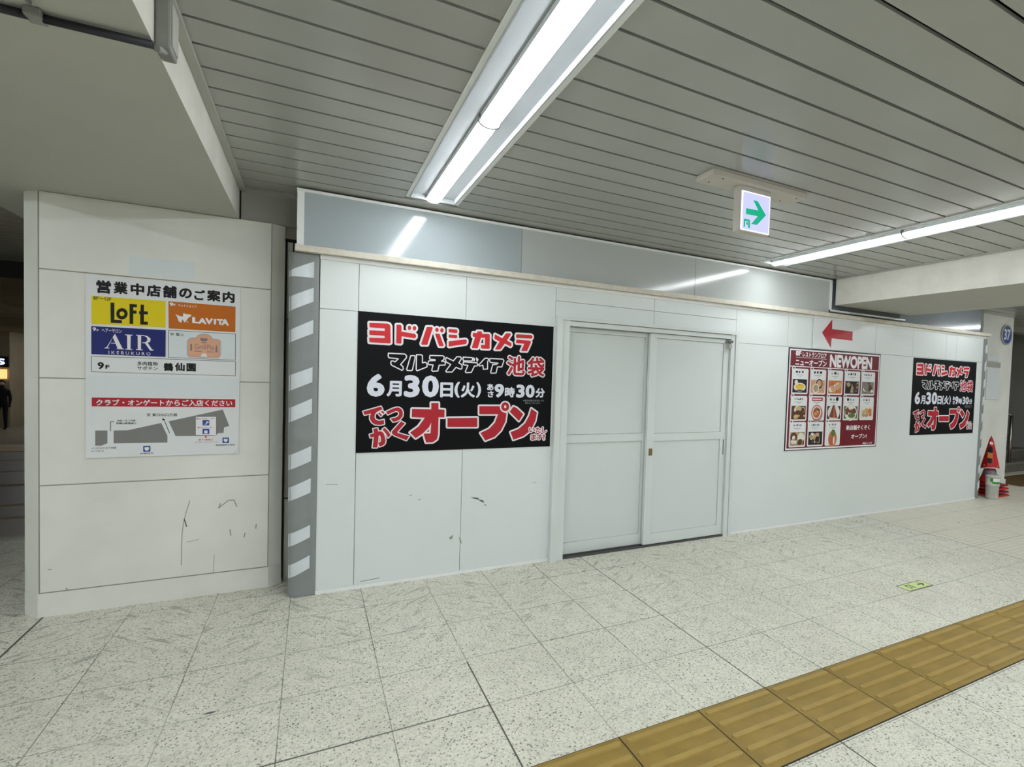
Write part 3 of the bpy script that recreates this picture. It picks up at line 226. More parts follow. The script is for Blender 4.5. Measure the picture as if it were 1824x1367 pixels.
    t.l.new(base, b.inputs['Base Color']); b.inputs['Roughness'].default_value = .42; b.inputs['Specular IOR Level'].default_value = .35
    MATS[m.name] = m
floor_mat()
mat('slat paint', (162,163,157), .27, .6, .05, 2)
mat('slat gap', (34,34,32), .9, .1)
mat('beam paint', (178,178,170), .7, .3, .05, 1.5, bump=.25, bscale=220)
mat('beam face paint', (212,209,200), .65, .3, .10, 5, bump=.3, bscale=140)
mat('trim grey', (170,170,162), .5, .4)
mat('board white', (222,227,226), .33, .4, .03, .8)
mat('board joint', (112,115,114), .8, .2)
mat('upper gloss white', (186,190,188), .12, .42, .03, 1, bump=.0)
mat('upper gloss grey', (168,177,181), .12, .42, .03, 1)
mat('dark gloss grey', (128,133,138), .10, .5, .05, 2)
mat('timber ledge', (218,211,198), .7, .25, .10, 22)
mat('white pvc', (238,240,239), .4, .4, .03, 3)
mat('door frame', (216,221,219), .32, .5, .03, 3)
mat('door board', (214,219,218), .16, .35, .03, 1)
mat('track metal', (84,84,82), .5, .4, metal=.3)
mat('satin strip', (176,172,164), .25, .6)
mat('steel', (150,150,146), .3, .5, metal=1)
mat('brass', (140,120,84), .4, .5, metal=.6)
mat('column cream', (226,226,219), .6, .3, .09, 2.2, bump=.15, bscale=160)
mat('column joint', (152,147,134), .8, .2)
mat('back wall grey', (150,148,142), .75, .25, .06, 3)
mat('back frame dark', (40,38,34), .6, .3)
mat('tape grey', (138,142,142), .45, .4, .05, 12, bump=.5, bscale=14)
mat('tape white', (214,220,224), .3, .5, .04, 12, bump=.4, bscale=14)
mat('sheet white', (224,226,228), .5, .3, .02, 3)
mat('sheet bluish', (218,224,227), .5, .3, .02, 3)
mat('poster black', (11,12,15), .45, .15, .1, 3)
mat('print red', (206,44,52), .4, .3, .03, 3)
mat('print deep red', (178,38,50), .4, .3, .03, 3)
mat('print white', (236,232,236), .4, .3, .02, 3)
mat('print lilac', (222,224,236), .4, .3, .02, 3)
mat('print grey', (150,150,152), .5, .3, .02, 3)
mat('print ink', (24,22,26), .5, .3, .02, 3)
mat('print yellow', (228,206,20), .45, .3, .03, 3)
mat('print orange', (196,106,26), .45, .3, .03, 3)
mat('print navy', (32,40,110), .45, .3, .03, 3)
mat('print blue', (50,84,160), .45, .3, .03, 3)
mat('print peach', (222,168,138), .45, .3, .03, 3)
mat('map grey', (128,128,126), .5, .3, .03, 3)
mat('print maroon', (112,26,38), .4, .3, .05, 3)
mat('lamp housing', (152,156,159), .3, .5, .02, 3)
mat('lamp lip', (176,180,182), .4, .5, .02, 3)
mat('lamp tube', (255,255,255), .3, .3, 0, 3, emit=((246,252,255), TUBE))
mat('lamp frame', (226,230,230), .35, .5, .02, 3)
mat('lamp cap', (96,96,94), .5, .3)
mat('sign body', (190,184,174), .5, .4, .05, 8)
mat('sign face', (150,150,190), .4, .3, 0, 3, emit=((198,200,246), .92))
mat('sign rim light', (220,220,240), .4, .3, 0, 3, emit=((226,228,255), 1.35))
mat('sign green', (0,150,110), .4, .3, 0, 3, emit=((4,186,140), .62))
mat('tactile yellow', (143,119,57), .5, .35, .18, 7)
mat('tactile worn', (160,134,68), .42, .4, .14, 9)
mat('sticker lime', (202,214,150), .5, .3, .06, 20)
mat('sticker green', (52,92,52), .5, .3)
mat('dark cable', (38,38,44), .5, .4)
mat('box metal', (132,132,128), .5, .4, .12, 18)
mat('cone red', (188,34,38), .45, .4, .10, 9)
mat('cone dark red', (128,22,30), .5, .4, .10, 9)
mat('cone band', (132,124,132), .4, .4)
mat('bucket plastic', (196,198,190), .45, .4, .12, 14)
mat('label green', (62,138,38), .5, .3)
mat('print gold', (206,130,60), .5, .3)
mat('sign blue', (34,74,150), .4, .4)
mat('rail steel', (160,156,148), .28, .5, metal=1)
mat('stair stone', (112,109,100), .7, .3, .2, 12)
mat('stair nosing', (128,126,118), .7, .3, .1, 12)
mat('mat brown', (104,84,58), .95, .1, .2, 40)
mat('far wall brown', (158,144,120), .8, .2, .15, 1)
mat('far wall grey', (128,130,124), .5, .3, .15, 1)
mat('far panel', (120,120,114), .3, .4, .1, 4)
mat('scuff', (160,158,148), .8, .1)
mat('scuff dark', (100,100,98), .8, .1)
mat('warm lamp', (255,220,150), .5, .3, 0, 3, emit=((255,206,130), 1.2))
mat('shop sign light', (200,225,255), .4, .3, 0, 3, emit=((205,228,255), 2.0))
mat('red panel', (176,40,40), .5, .3)
mat('skin', (190,150,125), .6, .3)
mat('dark cloth', (38,38,42), .9, .1)
mat('black hair', (22,20,20), .6, .3)
mat('concourse wall', (150,150,144), .6, .3, .06, 1)
for nm, c in dict(fg=(228,190,64), fo=(206,120,62), fb=(92,58,40), fd=(38,34,32), fp=(206,160,128), fw=(226,222,212), fs=(186,98,72), fgn=(92,118,62), ft=(176,150,118), fm=(120,64,58), fy=(198,170,120), fgr=(128,126,118)).items(): mat('food '+nm, c, .45, .3, .15, 60)
FOOD = ['sheet white', 'food fg', 'food fo', 'food fb', 'food fd', 'food fp', 'food fw', 'food fs', 'food fgn', 'food ft', 'food fm', 'food fy', 'food fgr', 'print ink', 'print grey', 'print deep red']
FI = {k: i for i, k in enumerate(['w','fg','fo','fb','fd','fp','fw','fs','fgn','ft','fm','fy','fgr','ink','gr','red'])}

# ------------------------------------------------------------------ the shell
ZC = 2.53
bm = bmesh.new(); bx(bm, -13, 15, -9, 11.9, -.2, 0); bx(bm, -13, -.4, 11.9, 30, -1.3, -1.1); struct('floor', bm, 'terrazzo floor')
def slats(name, x0, x1, y0, y1, holes):
    bm = bmesh.new(); p = .1592; k = math.floor((y0-3.213)/p)
    while True:
        a = 3.213 + k*p; k += 1
        if a >= y1: break
        b = a + p - .0145; a, b2 = max(a, y0), min(b, y1)
        if b2 <= a: continue
        cuts = [x0]
        for h0, h1, hy in sorted(holes):
            if a < hy: cuts += [h0, h1]
        cuts.append(x1)
        for i in range(0, len(cuts), 2): bx(bm, cuts[i], cuts[i+1], a, b2, ZC, ZC+.012)
    o = struct(name, bm, 'slat paint')
    bm = bmesh.new(); bx(bm, x0, x1, y0, y1, 2.64, 2.66); obj('void', bm, 'slat gap', o)
    return o
FIXW = .165
ROWS = [(.672, 3.475, 10), (3.745, 3.51, 10), (-2.73, 3.2, 9), (7.14, 3.3, 6), (10.2, 3.3, 6), (-5.84, 3.2, 9)]
slats('ceiling', -.38, 4.795, -9, 3.90, [(x-FIXW, x+FIXW, y) for x, y, n in ROWS[:2]])
slats('ceiling_left', -6.9, -1.67, -9, 8.4, [(x-FIXW, x+FIXW, y) for x, y, n in (ROWS[2], ROWS[5])])
slats('ceiling_right', 6.08, 14, -9, 6.6, [(x-FIXW, x+FIXW, y) for x, y, n in ROWS[3:5]])
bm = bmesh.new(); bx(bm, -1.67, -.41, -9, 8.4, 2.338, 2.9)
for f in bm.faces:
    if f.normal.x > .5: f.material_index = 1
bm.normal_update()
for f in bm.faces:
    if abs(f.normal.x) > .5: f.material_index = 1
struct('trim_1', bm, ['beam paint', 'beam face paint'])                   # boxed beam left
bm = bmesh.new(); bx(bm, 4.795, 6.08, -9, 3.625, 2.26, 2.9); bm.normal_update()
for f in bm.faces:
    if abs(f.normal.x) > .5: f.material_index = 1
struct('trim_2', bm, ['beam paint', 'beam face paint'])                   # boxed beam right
bm = bmesh.new(); bx(bm, -.409, -.378, -9, 3.895, 2.512, 2.545); struct('trim_3', bm, 'trim grey')
bm = bmesh.new(); bx(bm, 4.772, 4.794, -9, 3.60, 2.521, 2.545); struct('trim_4', bm, 'trim grey')
# wall behind the hoarding
bm = bmesh.new(); bx(bm, -.40, 7.75, 3.99, 4.1, 0, 2.9); bx(bm, -.40, 7.75, 3.90, 3.99, 2.338, 2.9); bx(bm, -.20, 7.75, 3.945, 3.99, 2.268, 2.338)
wb = struct('wall_back', bm, 'back wall grey')
bm = bmesh.new()
for a, b in ((-.160, -.153), (-.119, -.114)): bx(bm, a, b, 3.965, 3.992, .02, 2.266)
bx(bm, -.17, .2, 3.96, 3.992, 2.255, 2.268); obj('dark_frame', bm, 'back frame dark', wb)
bm = bmesh.new(); bx(bm, -.148, -.119, 3.972, 3.992, 1.75, 2.25); bx(bm, -.148, -.119, 3.972, 3.992, 0, .55); obj('jamb', bm, 'column cream', wb)
bm = bmesh.new(); bx(bm, -.148, -.124, 3.972, 3.992, .56, 1.74); obj('chrome_strip', bm, 'satin strip', wb)
bm = bmesh.new()
for a, b in ((.012, .705), (.71, 1.30), (1.305, 2.25)): bx(bm, -.110, .1, 3.968, 3.992, a, b)
obj('return_board', bm, 'column cream', wb)

# ------------------------------------------------------------------ hoarding
YW = 3.65
bm = bmesh.new()
def boards(xs, zs, g=.0016):
    for a, b in zip(xs, xs[1:]):
        for c, d in zip(zs, zs[1:]): bx(bm, a+g, b-g, YW, YW+.02, c+g, d-g)
boards([.039, .262, .955, 1.642], [.022, 1.803, 2.112])
boards([1.642, 2.553, 3.475], [1.888, 2.005, 2.112])
boards([3.475, 7.765], [.022, 1.797])
boards([3.475, 4.152, 4.84, 5.531, 6.224, 6.907, 7.137, 7.765], [1.797, 2.112])
hw = struct('wall_hoarding', bm, 'board white')
bm = bmesh.new(); bx(bm, .02, 1.70, YW+.012, YW+.05, 0, 2.15); bx(bm, 1.70, 3.42, YW+.012, YW+.05, 1.85, 2.15); bx(bm, 3.42, 7.80, YW+.012, YW+.05, 0, 2.15); obj('backing', bm, 'board joint', hw)
bm = bmesh.new(); bx(bm, .039, 1.70, YW-.006, YW+.012, 0, .022); bx(bm, 3.43, 7.765, YW-.006, YW+.012, 0, .022); struct('baseboard_hoarding', bm, 'white pvc')
bm = bmesh.new(); bx(bm, .039, 7.80, YW-.008, YW+.012, 2.107, 2.132); struct('trim_5', bm, 'white pvc')
bm = box(-.098, 7.85, YW-.045, YW+.05, 2.134, 2.172, bevel=.003); struct('trim_6', bm, 'timber ledge')
bm = bmesh.new()
YU = YW + .012
bx(bm, -.052, 1.357, YU, YU+.02, 2.172, 2.502, 0); bx(bm, 1.360, 2.980, YU, YU+.02, 2.172, 2.502, 1); bx(bm, 2.983, 4.75, YU-.001, YU+.02, 2.172, 2.502, 1)
bx(bm, 4.75, 7.745, YU+.02, YU+.04, 2.172, 2.63, 2)
wu = struct('wall_upper', bm, ['upper gloss grey', 'upper gloss white', 'dark gloss grey'])
bm = bmesh.new(); bx(bm, -.09, -.052, YU-.012, YU+.03, 2.172, 2.502); obj('end_trim', bm, 'white pvc', wu)
bm = bmesh.new(); bx(bm, -.092, 4.765, YU-.016, YU+.03, 2.502, 2.517); obj('top_trim', bm, 'white pvc', wu)
bm = bmesh.new(); bx(bm, 4.748, 4.768, YU-.016, YU+.03, 2.195, 2.502); bx(bm, 4.748, 6.02, YU-.03, YU+.018, 2.195, 2.212); obj('corner_trim', bm, 'white pvc', wu)
bm = bmesh.new(); bx(bm, 7.745, 7.757, YU+.012, YU+.05, 2.172, 2.63); obj('edge_strip', bm, 'back wall grey', wu)

# marks scraped on the boards
P = Print(0, YW-.0005, 0)
for L in ([(1.02,.545),(1.05,.53),(1.085,.52),(1.08,.535)], [(1.075,.525),(1.115,.515),(1.125,.495),(1.10,.505)], [(1.12,.49),(1.14,.478),(1.135,.47)]): P.poly(L, mi=1)
for L in ([(.875,.27),(.905,.285),(.90,.26),(.885,.25)], [(.945,.27),(.96,.245),(.967,.215),(.955,.22)], [(.60,.585),(.615,.60),(.612,.583)], [(.655,.556),(.675,.56),(.67,.55)], [(.09,.70),(.16,.694),(.16,.69),(.09,.697)], [(.30,.045),(.42,.052),(.42,.046),(.30,.04)], [(1.50,.62),(1.53,.617),(1.53,.614),(1.50,.616)]): P.poly(L)
P.done('scrape_marks', ['scuff', 'scuff dark'], hw)

# sliding door pair
bm = bmesh.new()
for a, b in ((1.642, 1.690), (1.690, 1.755)): bx(bm, a, b, YW-(.045 if a < 1.67 else .030), YW+.10, 0, 1.862)
bx(bm, 3.395, 3.44, YW-.030, YW+.10, 0, 1.862); bx(bm, 3.443, 3.475, YW-.04, YW+.10, 0, 1.862)
bx(bm, 1.69, 3.443, YW-.028, YW+.10, 1.822, 1.858); bx(bm, 1.642, 3.475, YW-.042, YW+.06, 1.862, 1.889)
door = struct('door_1', bm, 'door frame')
bm = bmesh.new(); bx(bm, 1.755, 3.395, YW-.02, YW+.06, 0, .008); bx(bm, 1.755, 3.395, YW-.02, YW-.012, .008, .014); bx(bm, 1.755, 3.395, YW+.012, YW+.018, .008, .020); bx(bm, 1.755, 3.395, YW+.05, YW+.06, .008, .022)
obj('track', bm, 'track metal', door)
bm = bmesh.new(); bx(bm, 1.69, 3.44, YW+.085, YW+.10, 0, 1.86); obj('closing_strip', bm, 'board joint', door)
def leaf(x0, x1, y, s0, s1):
    bm = bmesh.new(); d = .03
    bx(bm, x0, x0+s0, y, y+d, .018, 1.818); bx(bm, x1-s1, x1, y, y+d, .018, 1.818)
    for a, b in ((.018, .108), (.905, .970), (1.782, 1.818)): bx(bm, x0+s0, x1-s1, y, y+d, a, b)
    L = obj('door_leaf', bm, 'door frame', door)
    for a, b in ((.108, .905), (.970, 1.782)):
        bm = bmesh.new(); bx(bm, x0+s0+.002, x1-s1-.002, y+.009, y+.02, a+.002, b-.002); obj('panel', bm, 'door board', L)
    return L
LA = leaf(1.757, 2.56, YW+.034, .022, .06)
LB = leaf(2.522, 3.392, YW-.006, .066, .06)
bm = box(2.544, 2.580, YW-.011, YW-.004, .783, .843, bevel=.003); tube(bm, (2.562, YW-.010, .815), (2.562, YW-.0125, .815), .006); obj('lock_plate', bm, 'brass', LB)
bm = bmesh.new(); bx(bm, 1.763, 1.771, YW+.0325, YW+.036, .74, .86); obj('finger_pull', bm, 'steel', LA)
bm = bmesh.new(); bx(bm, 3.366, 3.376, YW-.0075, YW-.004, .76, .90); obj('finger_pull', bm, 'steel', LB)
t = thing('padlock', 'small metal padlock and hasp at the top right corner of the white sliding door', 'padlock', (3.375, 3.62, 1.74))
bm = box(3.352, 3.392, 3.600, 3.622, 1.735, 1.772, bevel=.006); obj('lock_body', bm, 'trim grey', t)
bm = bmesh.new(); pts = [(3.372+.013*math.cos(a), 3.611, 1.772+.022*math.sin(a)) for a in [PI*i/8 for i in range(9)]]
for a, b in zip(pts, pts[1:]): tube(bm, a, b, .003, 8)
obj('shackle', bm, 'steel', t)
bm = box(3.345, 3.42, 3.618, 3.643, 1.785, 1.812, bevel=.004); tube(bm, (3.36, 3.612, 1.80), (3.36, 3.62, 1.80), .008); tube(bm, (3.405, 3.612, 1.80), (3.405, 3.62, 1.80), .008); obj('hasp', bm, 'steel', t)

# ------------------------------------------------------------------ column
YC = 3.894
bm = bmesh.new(); prism(bm, [(-1.401,3.972),(-1.321,YC+.004),(-.232,YC+.004),(-.162,3.934),(-.162,4.75),(-1.401,4.75)], 0, 2.338)
col = struct('wall_column', bm, 'column cream')
bm = bmesh.new()
for a, b in zip((.137, .737, 1.331, 1.923), (.731, 1.325, 1.917, 2.335)): bx(bm, -1.313, -.236, YC-.003, YC+.006, a, b)
bmesh.ops.bevel(bm, geom=bm.edges[:], offset=.0015, segments=1, affect='EDGES'); obj('facing_slabs', bm, 'column cream', col)
bm = bmesh.new(); bx(bm, -1.319, -.233, YC-.001, YC+.005, .125, 2.335); obj('joints', bm, 'column joint', col)
bm = bmesh.new(); prism(bm, [(-1.401,3.968),(-1.322,YC-.004),(-.231,YC-.004),(-.160,3.93),(-.160,4.0),(-1.401,4.0)], 0, .131); obj('plinth', bm, 'column cream', col)
P = Print(0, YC-.0036, 0)
def smear(pts, w, mi=0):
    for a, b in zip(pts, pts[1:]):
        a, b = Vector(a), Vector(b); q = Vector((-(b-a).y, (b-a).x)).normalized()*w
        P.poly([a-q, b-q, b+q, a+q], 0, mi)
smear([(-.645,.60),(-.665,.52),(-.675,.47),(-.682,.40),(-.684,.30),(-.684,.205)], .0022); smear([(-.672,.49),(-.66,.44)], .003, 1)
smear([(-.49,.57),(-.50,.54),(-.45,.585),(-.42,.585),(-.405,.54)], .003); smear([(-.52,.25),(-.525,.12),(-.515,.02)], .0016); smear([(-1.28,.265),(-1.265,.262)], .002)
smear([(-1.205,.15),(-1.198,.135)], .003); smear([(-.60,.355),(-.66,.345)], .0016); smear([(-.30,.42),(-.302,.39)], .003); smear([(-.44,.40),(-.435,.36)], .003); smear([(-.36,.37),(-.365,.34)], .003)
P.done('scrape_marks', ['scuff', 'scuff dark'], col)

# ------------------------------------------------------------------ ceiling lights
def light_row(x, y1, n, label, ZC=ZC):
    t = thing('ceiling_light', label, 'ceiling light', (x, y1, ZC), 'rows of ceiling lights')
    L = n*1.2085 + .03; y0 = y1 - L; w = FIXW
    bm = bmesh.new()
    for a, b in ((x-w, x-w+.022), (x+w-.022, x+w)): bx(bm, a, b, y0, y1, ZC-.004, ZC+.03)
    bx(bm, x-w+.022, x+w-.022, y1-.018, y1, ZC-.004, ZC+.03); bx(bm, x-w+.022, x+w-.022, y0, y0+.018, ZC-.004, ZC+.03); obj('frame', bm, 'lamp frame', t)
    bm = bmesh.new()
    for s in (-1, 1): bx(bm, x+s*(w-.0255)-.0035, x+s*(w-.0255)+.0035, y0+.018, y1-.018, ZC-.006, ZC+.028)
    bx(bm, x-w+.03, x+w-.03, y1-.024, y1-.018, ZC-.006, ZC+.028); obj('inner_lip', bm, 'lamp lip', t)
    bm = bmesh.new(); bx(bm, x-w+.022, x+w-.022, y0+.018, y1-.018, ZC+.022, ZC+.04)
    bm2 = bm; obj('reflector', bm2, 'lamp housing', t)
    for k in range(n):
        b = y1 - .022 - k*1.2085; a = b - 1.182
        bm = bmesh.new(); n2 = 14; rings = []
        for yy, rr in ((a, .027), (a+.010, .042), (b-.010, .042), (b, .027)):
            rings.append([bm.verts.new((x+rr*math.cos(PI*i/n2), yy, ZC-.002-rr*.5*math.sin(PI*i/n2))) for i in range(n2+1)])
        for p, q in zip(rings, rings[1:]):
            for i in range(n2): bm.faces.new((p[i], p[i+1], q[i+1], q[i])).smooth = True
        bm.faces.new(rings[0]); bm.faces.new(rings[-1][::-1]); bmesh.ops.recalc_face_normals(bm, faces=bm.faces)
        tb = obj('tube', bm, 'lamp tube', t)
        bm = bmesh.new(); bx(bm, x-.0425, x+.0425, a, b, ZC-.002, ZC+.0215); obj('tube_base', bm, 'lamp frame', tb)
        bm = bmesh.new(); yy = a - .013
        for i in range(10):
            u, v = PI*i/10, PI*(i+1)/10
            P0, P1 = (x+.047*math.cos(u), yy, ZC-.004-.024*math.sin(u)), (x+.047*math.cos(v), yy, ZC-.004-.024*math.sin(v)); tube(bm, P0, P1, .0055, 6)
        bx(bm, x-.047, x+.047, yy-.005, yy+.005, ZC-.004, ZC+.0215)
        obj('tube_bracket', bm, 'lamp cap', t)
    return t
for (x, y, n), lb in zip(ROWS, ('long recessed ceiling light running from above the hoarding door over the viewer, left row', 'long recessed ceiling light at the right beside the white beam', 'recessed ceiling light in the bay left of the low beam', 'recessed ceiling light in the bay just right of the white beam', 'recessed ceiling light farthest right in front of the stairs', 'recessed ceiling light farthest left in the bay beyond the low beam')):
    light_row(x, y, n, lb)
light_row(-4.2, 17.4, 4, 'added unseen light brightening the dim concourse, hidden behind the column', 2.318)  # added fill row, kept out of view, lifts the dark concourse

# ------------------------------------------------------------------ exit sign
t = thing('exit_sign', 'lit hanging exit sign with green arrow and running figure under a ceiling plate', 'exit sign', (2.155, 2.19, 2.267))
bm = box(1.82, 2.513, 2.122, 2.262, 2.500, 2.530, bevel=.002); pl_ = obj('ceiling_plate', bm, 'sign body', t)
bm = bmesh.new()
for x, y in ((1.875, 2.222), (1.905, 2.146), (2.41, 2.222), (2.46, 2.146)): tube(bm, (x, y, 2.498), (x, y, 2.502), .0045, 10)
obj('screws', bm, 'dark cable', pl_)
bm = box(2.040, 2.268, 2.156, 2.206, 2.256, 2.500, bevel=.003); obj('casing', bm, 'sign body', t)
bm = bmesh.new(); bx(bm, 2.050, 2.258, 2.150, 2.158, 2.262, 2.470); obj('rim', bm, 'sign rim light', t)
P = Print(2.0540, 2.1498, 0); P.rect(.0015, 2.2655, .1995, 2.4645); fc = P.done('lit_face', 'sign face', t)
P = Print(2.0540, 2.1494, 0)
for L in DATA['EX']['arrow']: P.poly(L)
P.done('green_arrow', 'sign green', t)
P = Print(2.0540, 2.1494, 0)
for L in DATA['EX']['picto']: P.poly(L)
P.done('running_figure', 'sign green', t)

# ------------------------------------------------------------------ black opening posters
D1 = DATA['P1']
X0, Z0, YP = .2625, .8915, YW-.004
t1 = thing('poster', 'large black opening poster with red lettering left of the sliding door', 'poster', (X0, YP, Z0), 'black opening posters')
bm = bmesh.new(); bx(bm, X0-.003, X0+1.366, YP, YW-.0004, Z0, Z0+.914); obj('sheet', bm, 'poster black', t1)
P = Print(X0, YP-.0002, Z0)
for L in D1['title']:
    P.stroke(L, .0125); P.poly(L)
P.poly(D1['title'][0])
for L in D1['title']: P.poly(L, d=.0012, mi=1)
P.done('name_lettering', ['print white', 'print red'], t1)
P = Print(X0, YP-.0002, Z0)
for L in D1['multi']: P.stroke(L, .0036)
for c, b in [(r, r[5:]) for r in D1['redt'][:2]]: P.text(c[0], c[1], c[2], c[3], c[4], bold=.030, fat=.085)
for c in D1['redt'][:2]: P.text(c[0], c[1], c[2], c[3], c[4], bold=.030, d=.0006, mi=1)
P.done('place_lettering', ['print white', 'print deep red'], t1)
P = Print(X0, YP-.0002, Z0)
for c in D1['white']: P.text(c[0], c[1], c[2], c[3], c[4], bold=(.045 if c[0] in '6309' else .04))
for c in D1['fine']: P.text(c[0], c[1], c[2], c[3], c[4], bold=.0, mi=1)
P.done('date_lettering', ['print lilac', 'print grey'], t1)
P = Print(X0, YP-.0002, Z0)
for L in D1['small']: P.stroke(L, .0068)
for L in D1['small']: P.poly(L); 
for L in D1['small']: P.poly(L, d=.0012, mi=1)
for L in D1['big']: P.stroke(L, .0115); P.poly(L)
for L in D1['big']: P.poly(L, d=.0016, mi=1)
P.stroke(D1['ring'][0], .0105, d=.0018); P.poly(D1['ring'][0], d=.0018); P.poly(D1['ring'][0], d=.0024, mi=1); P.poly(D1['ring'][1], d=.0026)
for c in D1['redt'][2:]: P.text(c[0], c[1], c[2], c[3], c[4], bold=.03, fat=.16, d=.0028)
for c in D1['redt'][2:]: P.text(c[0], c[1], c[2], c[3], c[4], bold=.03, d=.0032, mi=1)
P.done('opening_lettering', ['print white', 'print deep red'], t1)
copy_thing(t1, (6.252, YP, .874), 'smaller looking black opening poster at the far right end of the hoarding')

# ------------------------------------------------------------------ shop guide board on the column
G = DATA['GB']; X0, Z0, YB = -1.1215, .879, 3.884
t = thing('guide_board', 'white shop guide board with yellow, orange and navy shop panels on the cream column', 'sign board', (X0, YB, Z0))
bm = box(X0, X0+.724, YB, YC-.0035, Z0, Z0+1.033, bevel=.001); obj('board', bm, 'sheet white', t)
def txt(P, L, bold=.02, mi=0, d=0):
    for c in L: P.text(c[0], c[1], c[2], c[3], c[4], bold=bold, mi=mi, d=d)
P = Print(X0, YB-.0002, Z0); P.rect(.004, .350, .720, .468); P.done('blank_patch', 'sheet bluish', t)
P = Print(X0, YB-.0002, Z0); txt(P, G['black_text'][:9], .045); P.done('title_lettering', 'print ink', t)
P = Print(X0, YB-.0002, Z0); txt(P, G['black_text'][9:11], .045); P.done('floor_lettering', 'print ink', t)
P = Print(X0, YB-.0002, Z0); txt(P, G['black_text'][11:13], .02); txt(P, G['black_text'][13:], .045); P.done('shop_lettering', 'print ink', t)
P = Print(X0, YB-.0002, Z0); P.frame(G['rects']['nine'], .0012); P.done('row_frame', 'print ink', t)
P = Print(X0, YB-.0002, Z0); P.poly(G['rects']['yellow']); txt(P, G['loft_small'], .02, 1, .0003)
for L in G['loft']: P.poly(L, d=.0003, mi=1)
P.poly(G['loft_o'][0], d=.0003, mi=1); P.poly(G['loft_o'][1], d=.0006, mi=0); P.done('yellow_panel', ['print yellow', 'print ink'], t)
P = Print(X0, YB-.0002, Z0); P.poly(G['rects']['orange']); txt(P, G['orange_white'], .04, 1, .0003); txt(P, G['orange_fine'], .01, 1, .0003); txt(P, G['lavita'], .06, 1, .0003)
for L in G['dog']: P.poly(L, d=.0003, mi=1)
P.done('orange_panel', ['print orange', 'print white'], t)
P = Print(X0, YB-.0002, Z0); P.poly(G['rects']['blue']); txt(P, G['blue_white'], .04, 1, .0003); txt(P, G['blue_fine'], .01, 1, .0003); P.text('I K E B U K U R O', .0986, .5930, .2857, .6110, bold=0, d=.0003, mi=1)
for L in G['air']: P.poly(L, d=.0003, mi=1)
P.done('navy_panel', ['print navy', 'print white'], t)
P = Print(X0, YB-.0002, Z0); P.poly(G['rects']['grill'], mi=4); P.frame(G['rects']['grill'], .0012, d=.0003, mi=1); txt(P, G['grill_text'], .01, 1, .0003)
b = G['grill_badge'][0]; P.stroke(b, .0052, d=.0004, mi=3); P.stroke(b, .0036, d=.0006, mi=2); P.stroke(b, .0018, d=.0008, mi=3); P.poly(b, d=.001, mi=0)
txt(P, G['grill_dark'], .0, 3, .0013)
for L in G['grill_bits']: P.poly(L, d=.0013, mi=3)
for L in G['grill_white']: P.poly(L, d=.0015, mi=2)
P.done('badge_panel', ['print peach', 'print ink', 'print white', 'cone band', 'sheet bluish'], t)
P = Print(X0, YB-.0002, Z0); P.poly(G['rects']['red']); txt(P, G['red_text'], .025, 1, .0003); P.done('red_banner', ['print deep red', 'print white'], t)
P = Print(X0, YB-.0002, Z0)
for L in G['map']: P.poly(L)
for L in G['map_white']: P.poly(L, d=.0003, mi=1)
for L in G['map_line'] + G['map_arrow']: P.poly(L, mi=2)
for L in G['map_blue']: P.poly(L, d=.0005, mi=3)
for L in G['map_icon']: P.poly(L, d=.0008, mi=1)
for L in G['map_red']: P.poly(L, d=.0005, mi=4)
txt(P, G['map_text'], .01, 2, .0006); txt(P, G['map_redtext'], .0, 4, .0006)
P.done('map', ['map grey', 'print white', 'print ink', 'print blue', 'print deep red'], t)
P = Print(X0, YB, Z0); bm = P.bm
v = [bm.verts.new(c) for c in ((X0+.690, YB-.0006, Z0+.0005), (X0+.7235, YB-.0006, Z0+.0005), (X0+.7235, YB-.0006, Z0+.040), (X0+.700, YB-.006, Z0+.014))]
bm.faces.new((v[0], v[1], v[3])); bm.faces.new((v[1], v[2], v[3])); bm.faces.new((v[2], v[0], v[3])); P.done('curled_corner', 'sheet white', t)
bm = box(-.935, -.634, YC-.0050, YC-.0032, 1.932, 2.040, bevel=.0005); tag(obj('paper_sheet', bm, 'sheet bluish', None, (-.785, YC-.004, 1.932)), 'blank pale paper stuck on the column above the guide board', 'paper')

# ------------------------------------------------------------------ maroon restaurant poster and arrow sheet
M_ = DATA['MP']; X0, Z0, YM = 4.178, .766, 3.645
t = thing('menu_poster', 'maroon restaurant floor poster with thirteen food cards on the hoarding', 'poster', (X0, YM, Z0))
bm = bmesh.new(); bx(bm, X0-.006, X0+1.445, YM, YW-.0004, Z0-.004, Z0+1.026); obj('sheet', bm, 'print ink', t)
P = Print(X0, YM-.0002, Z0); P.rect(.006, .004, 1.436, 1.016, mi=1); P.rect(.022, .020, 1.420, 1.001, d=.0003); P.rect(.022, .838, 1.420, .846, d=.0006, mi=1); P.done('ground', ['print maroon', 'print white'], t)
P = Print(X0, YM-.0012, Z0); c = M_['head'][0]; wq = c[3]-c[1]; P.text('8F', c[1], c[2]+.008, c[1]+wq*.17, c[4]+.008, bold=.05); P.text('レストランフロア', c[1]+wq*.22, c[2], c[3], c[4], bold=.03); txt(P, M_['head'][1:2], .035); txt(P, M_['head'][2:], .05); P.poly(M_['line'][0]); P.done('header_lettering', 'print white', t)
P = Print(X0, YM-.0012, Z0); txt(P, M_['tail'], .03); P.done('closing_lettering', 'print white', t)
cx0 = [.050, .315, .583, .849, 1.126]; cx1 = [.288, .556, .822, 1.105, 1.364]
random.seed(4)
def blobs(P, u0, v0, u1, v1, cols, n, r, d):
    for i in range(n):
        rr = r*random.uniform(.6, 1.2); u = random.uniform(u0+rr, u1-rr); v = random.uniform(v0+rr, v1-rr)
        P.disc(u, v, rr, d + i*2e-5, FI[random.choice(cols)], 12, rr*random.uniform(.6, 1))
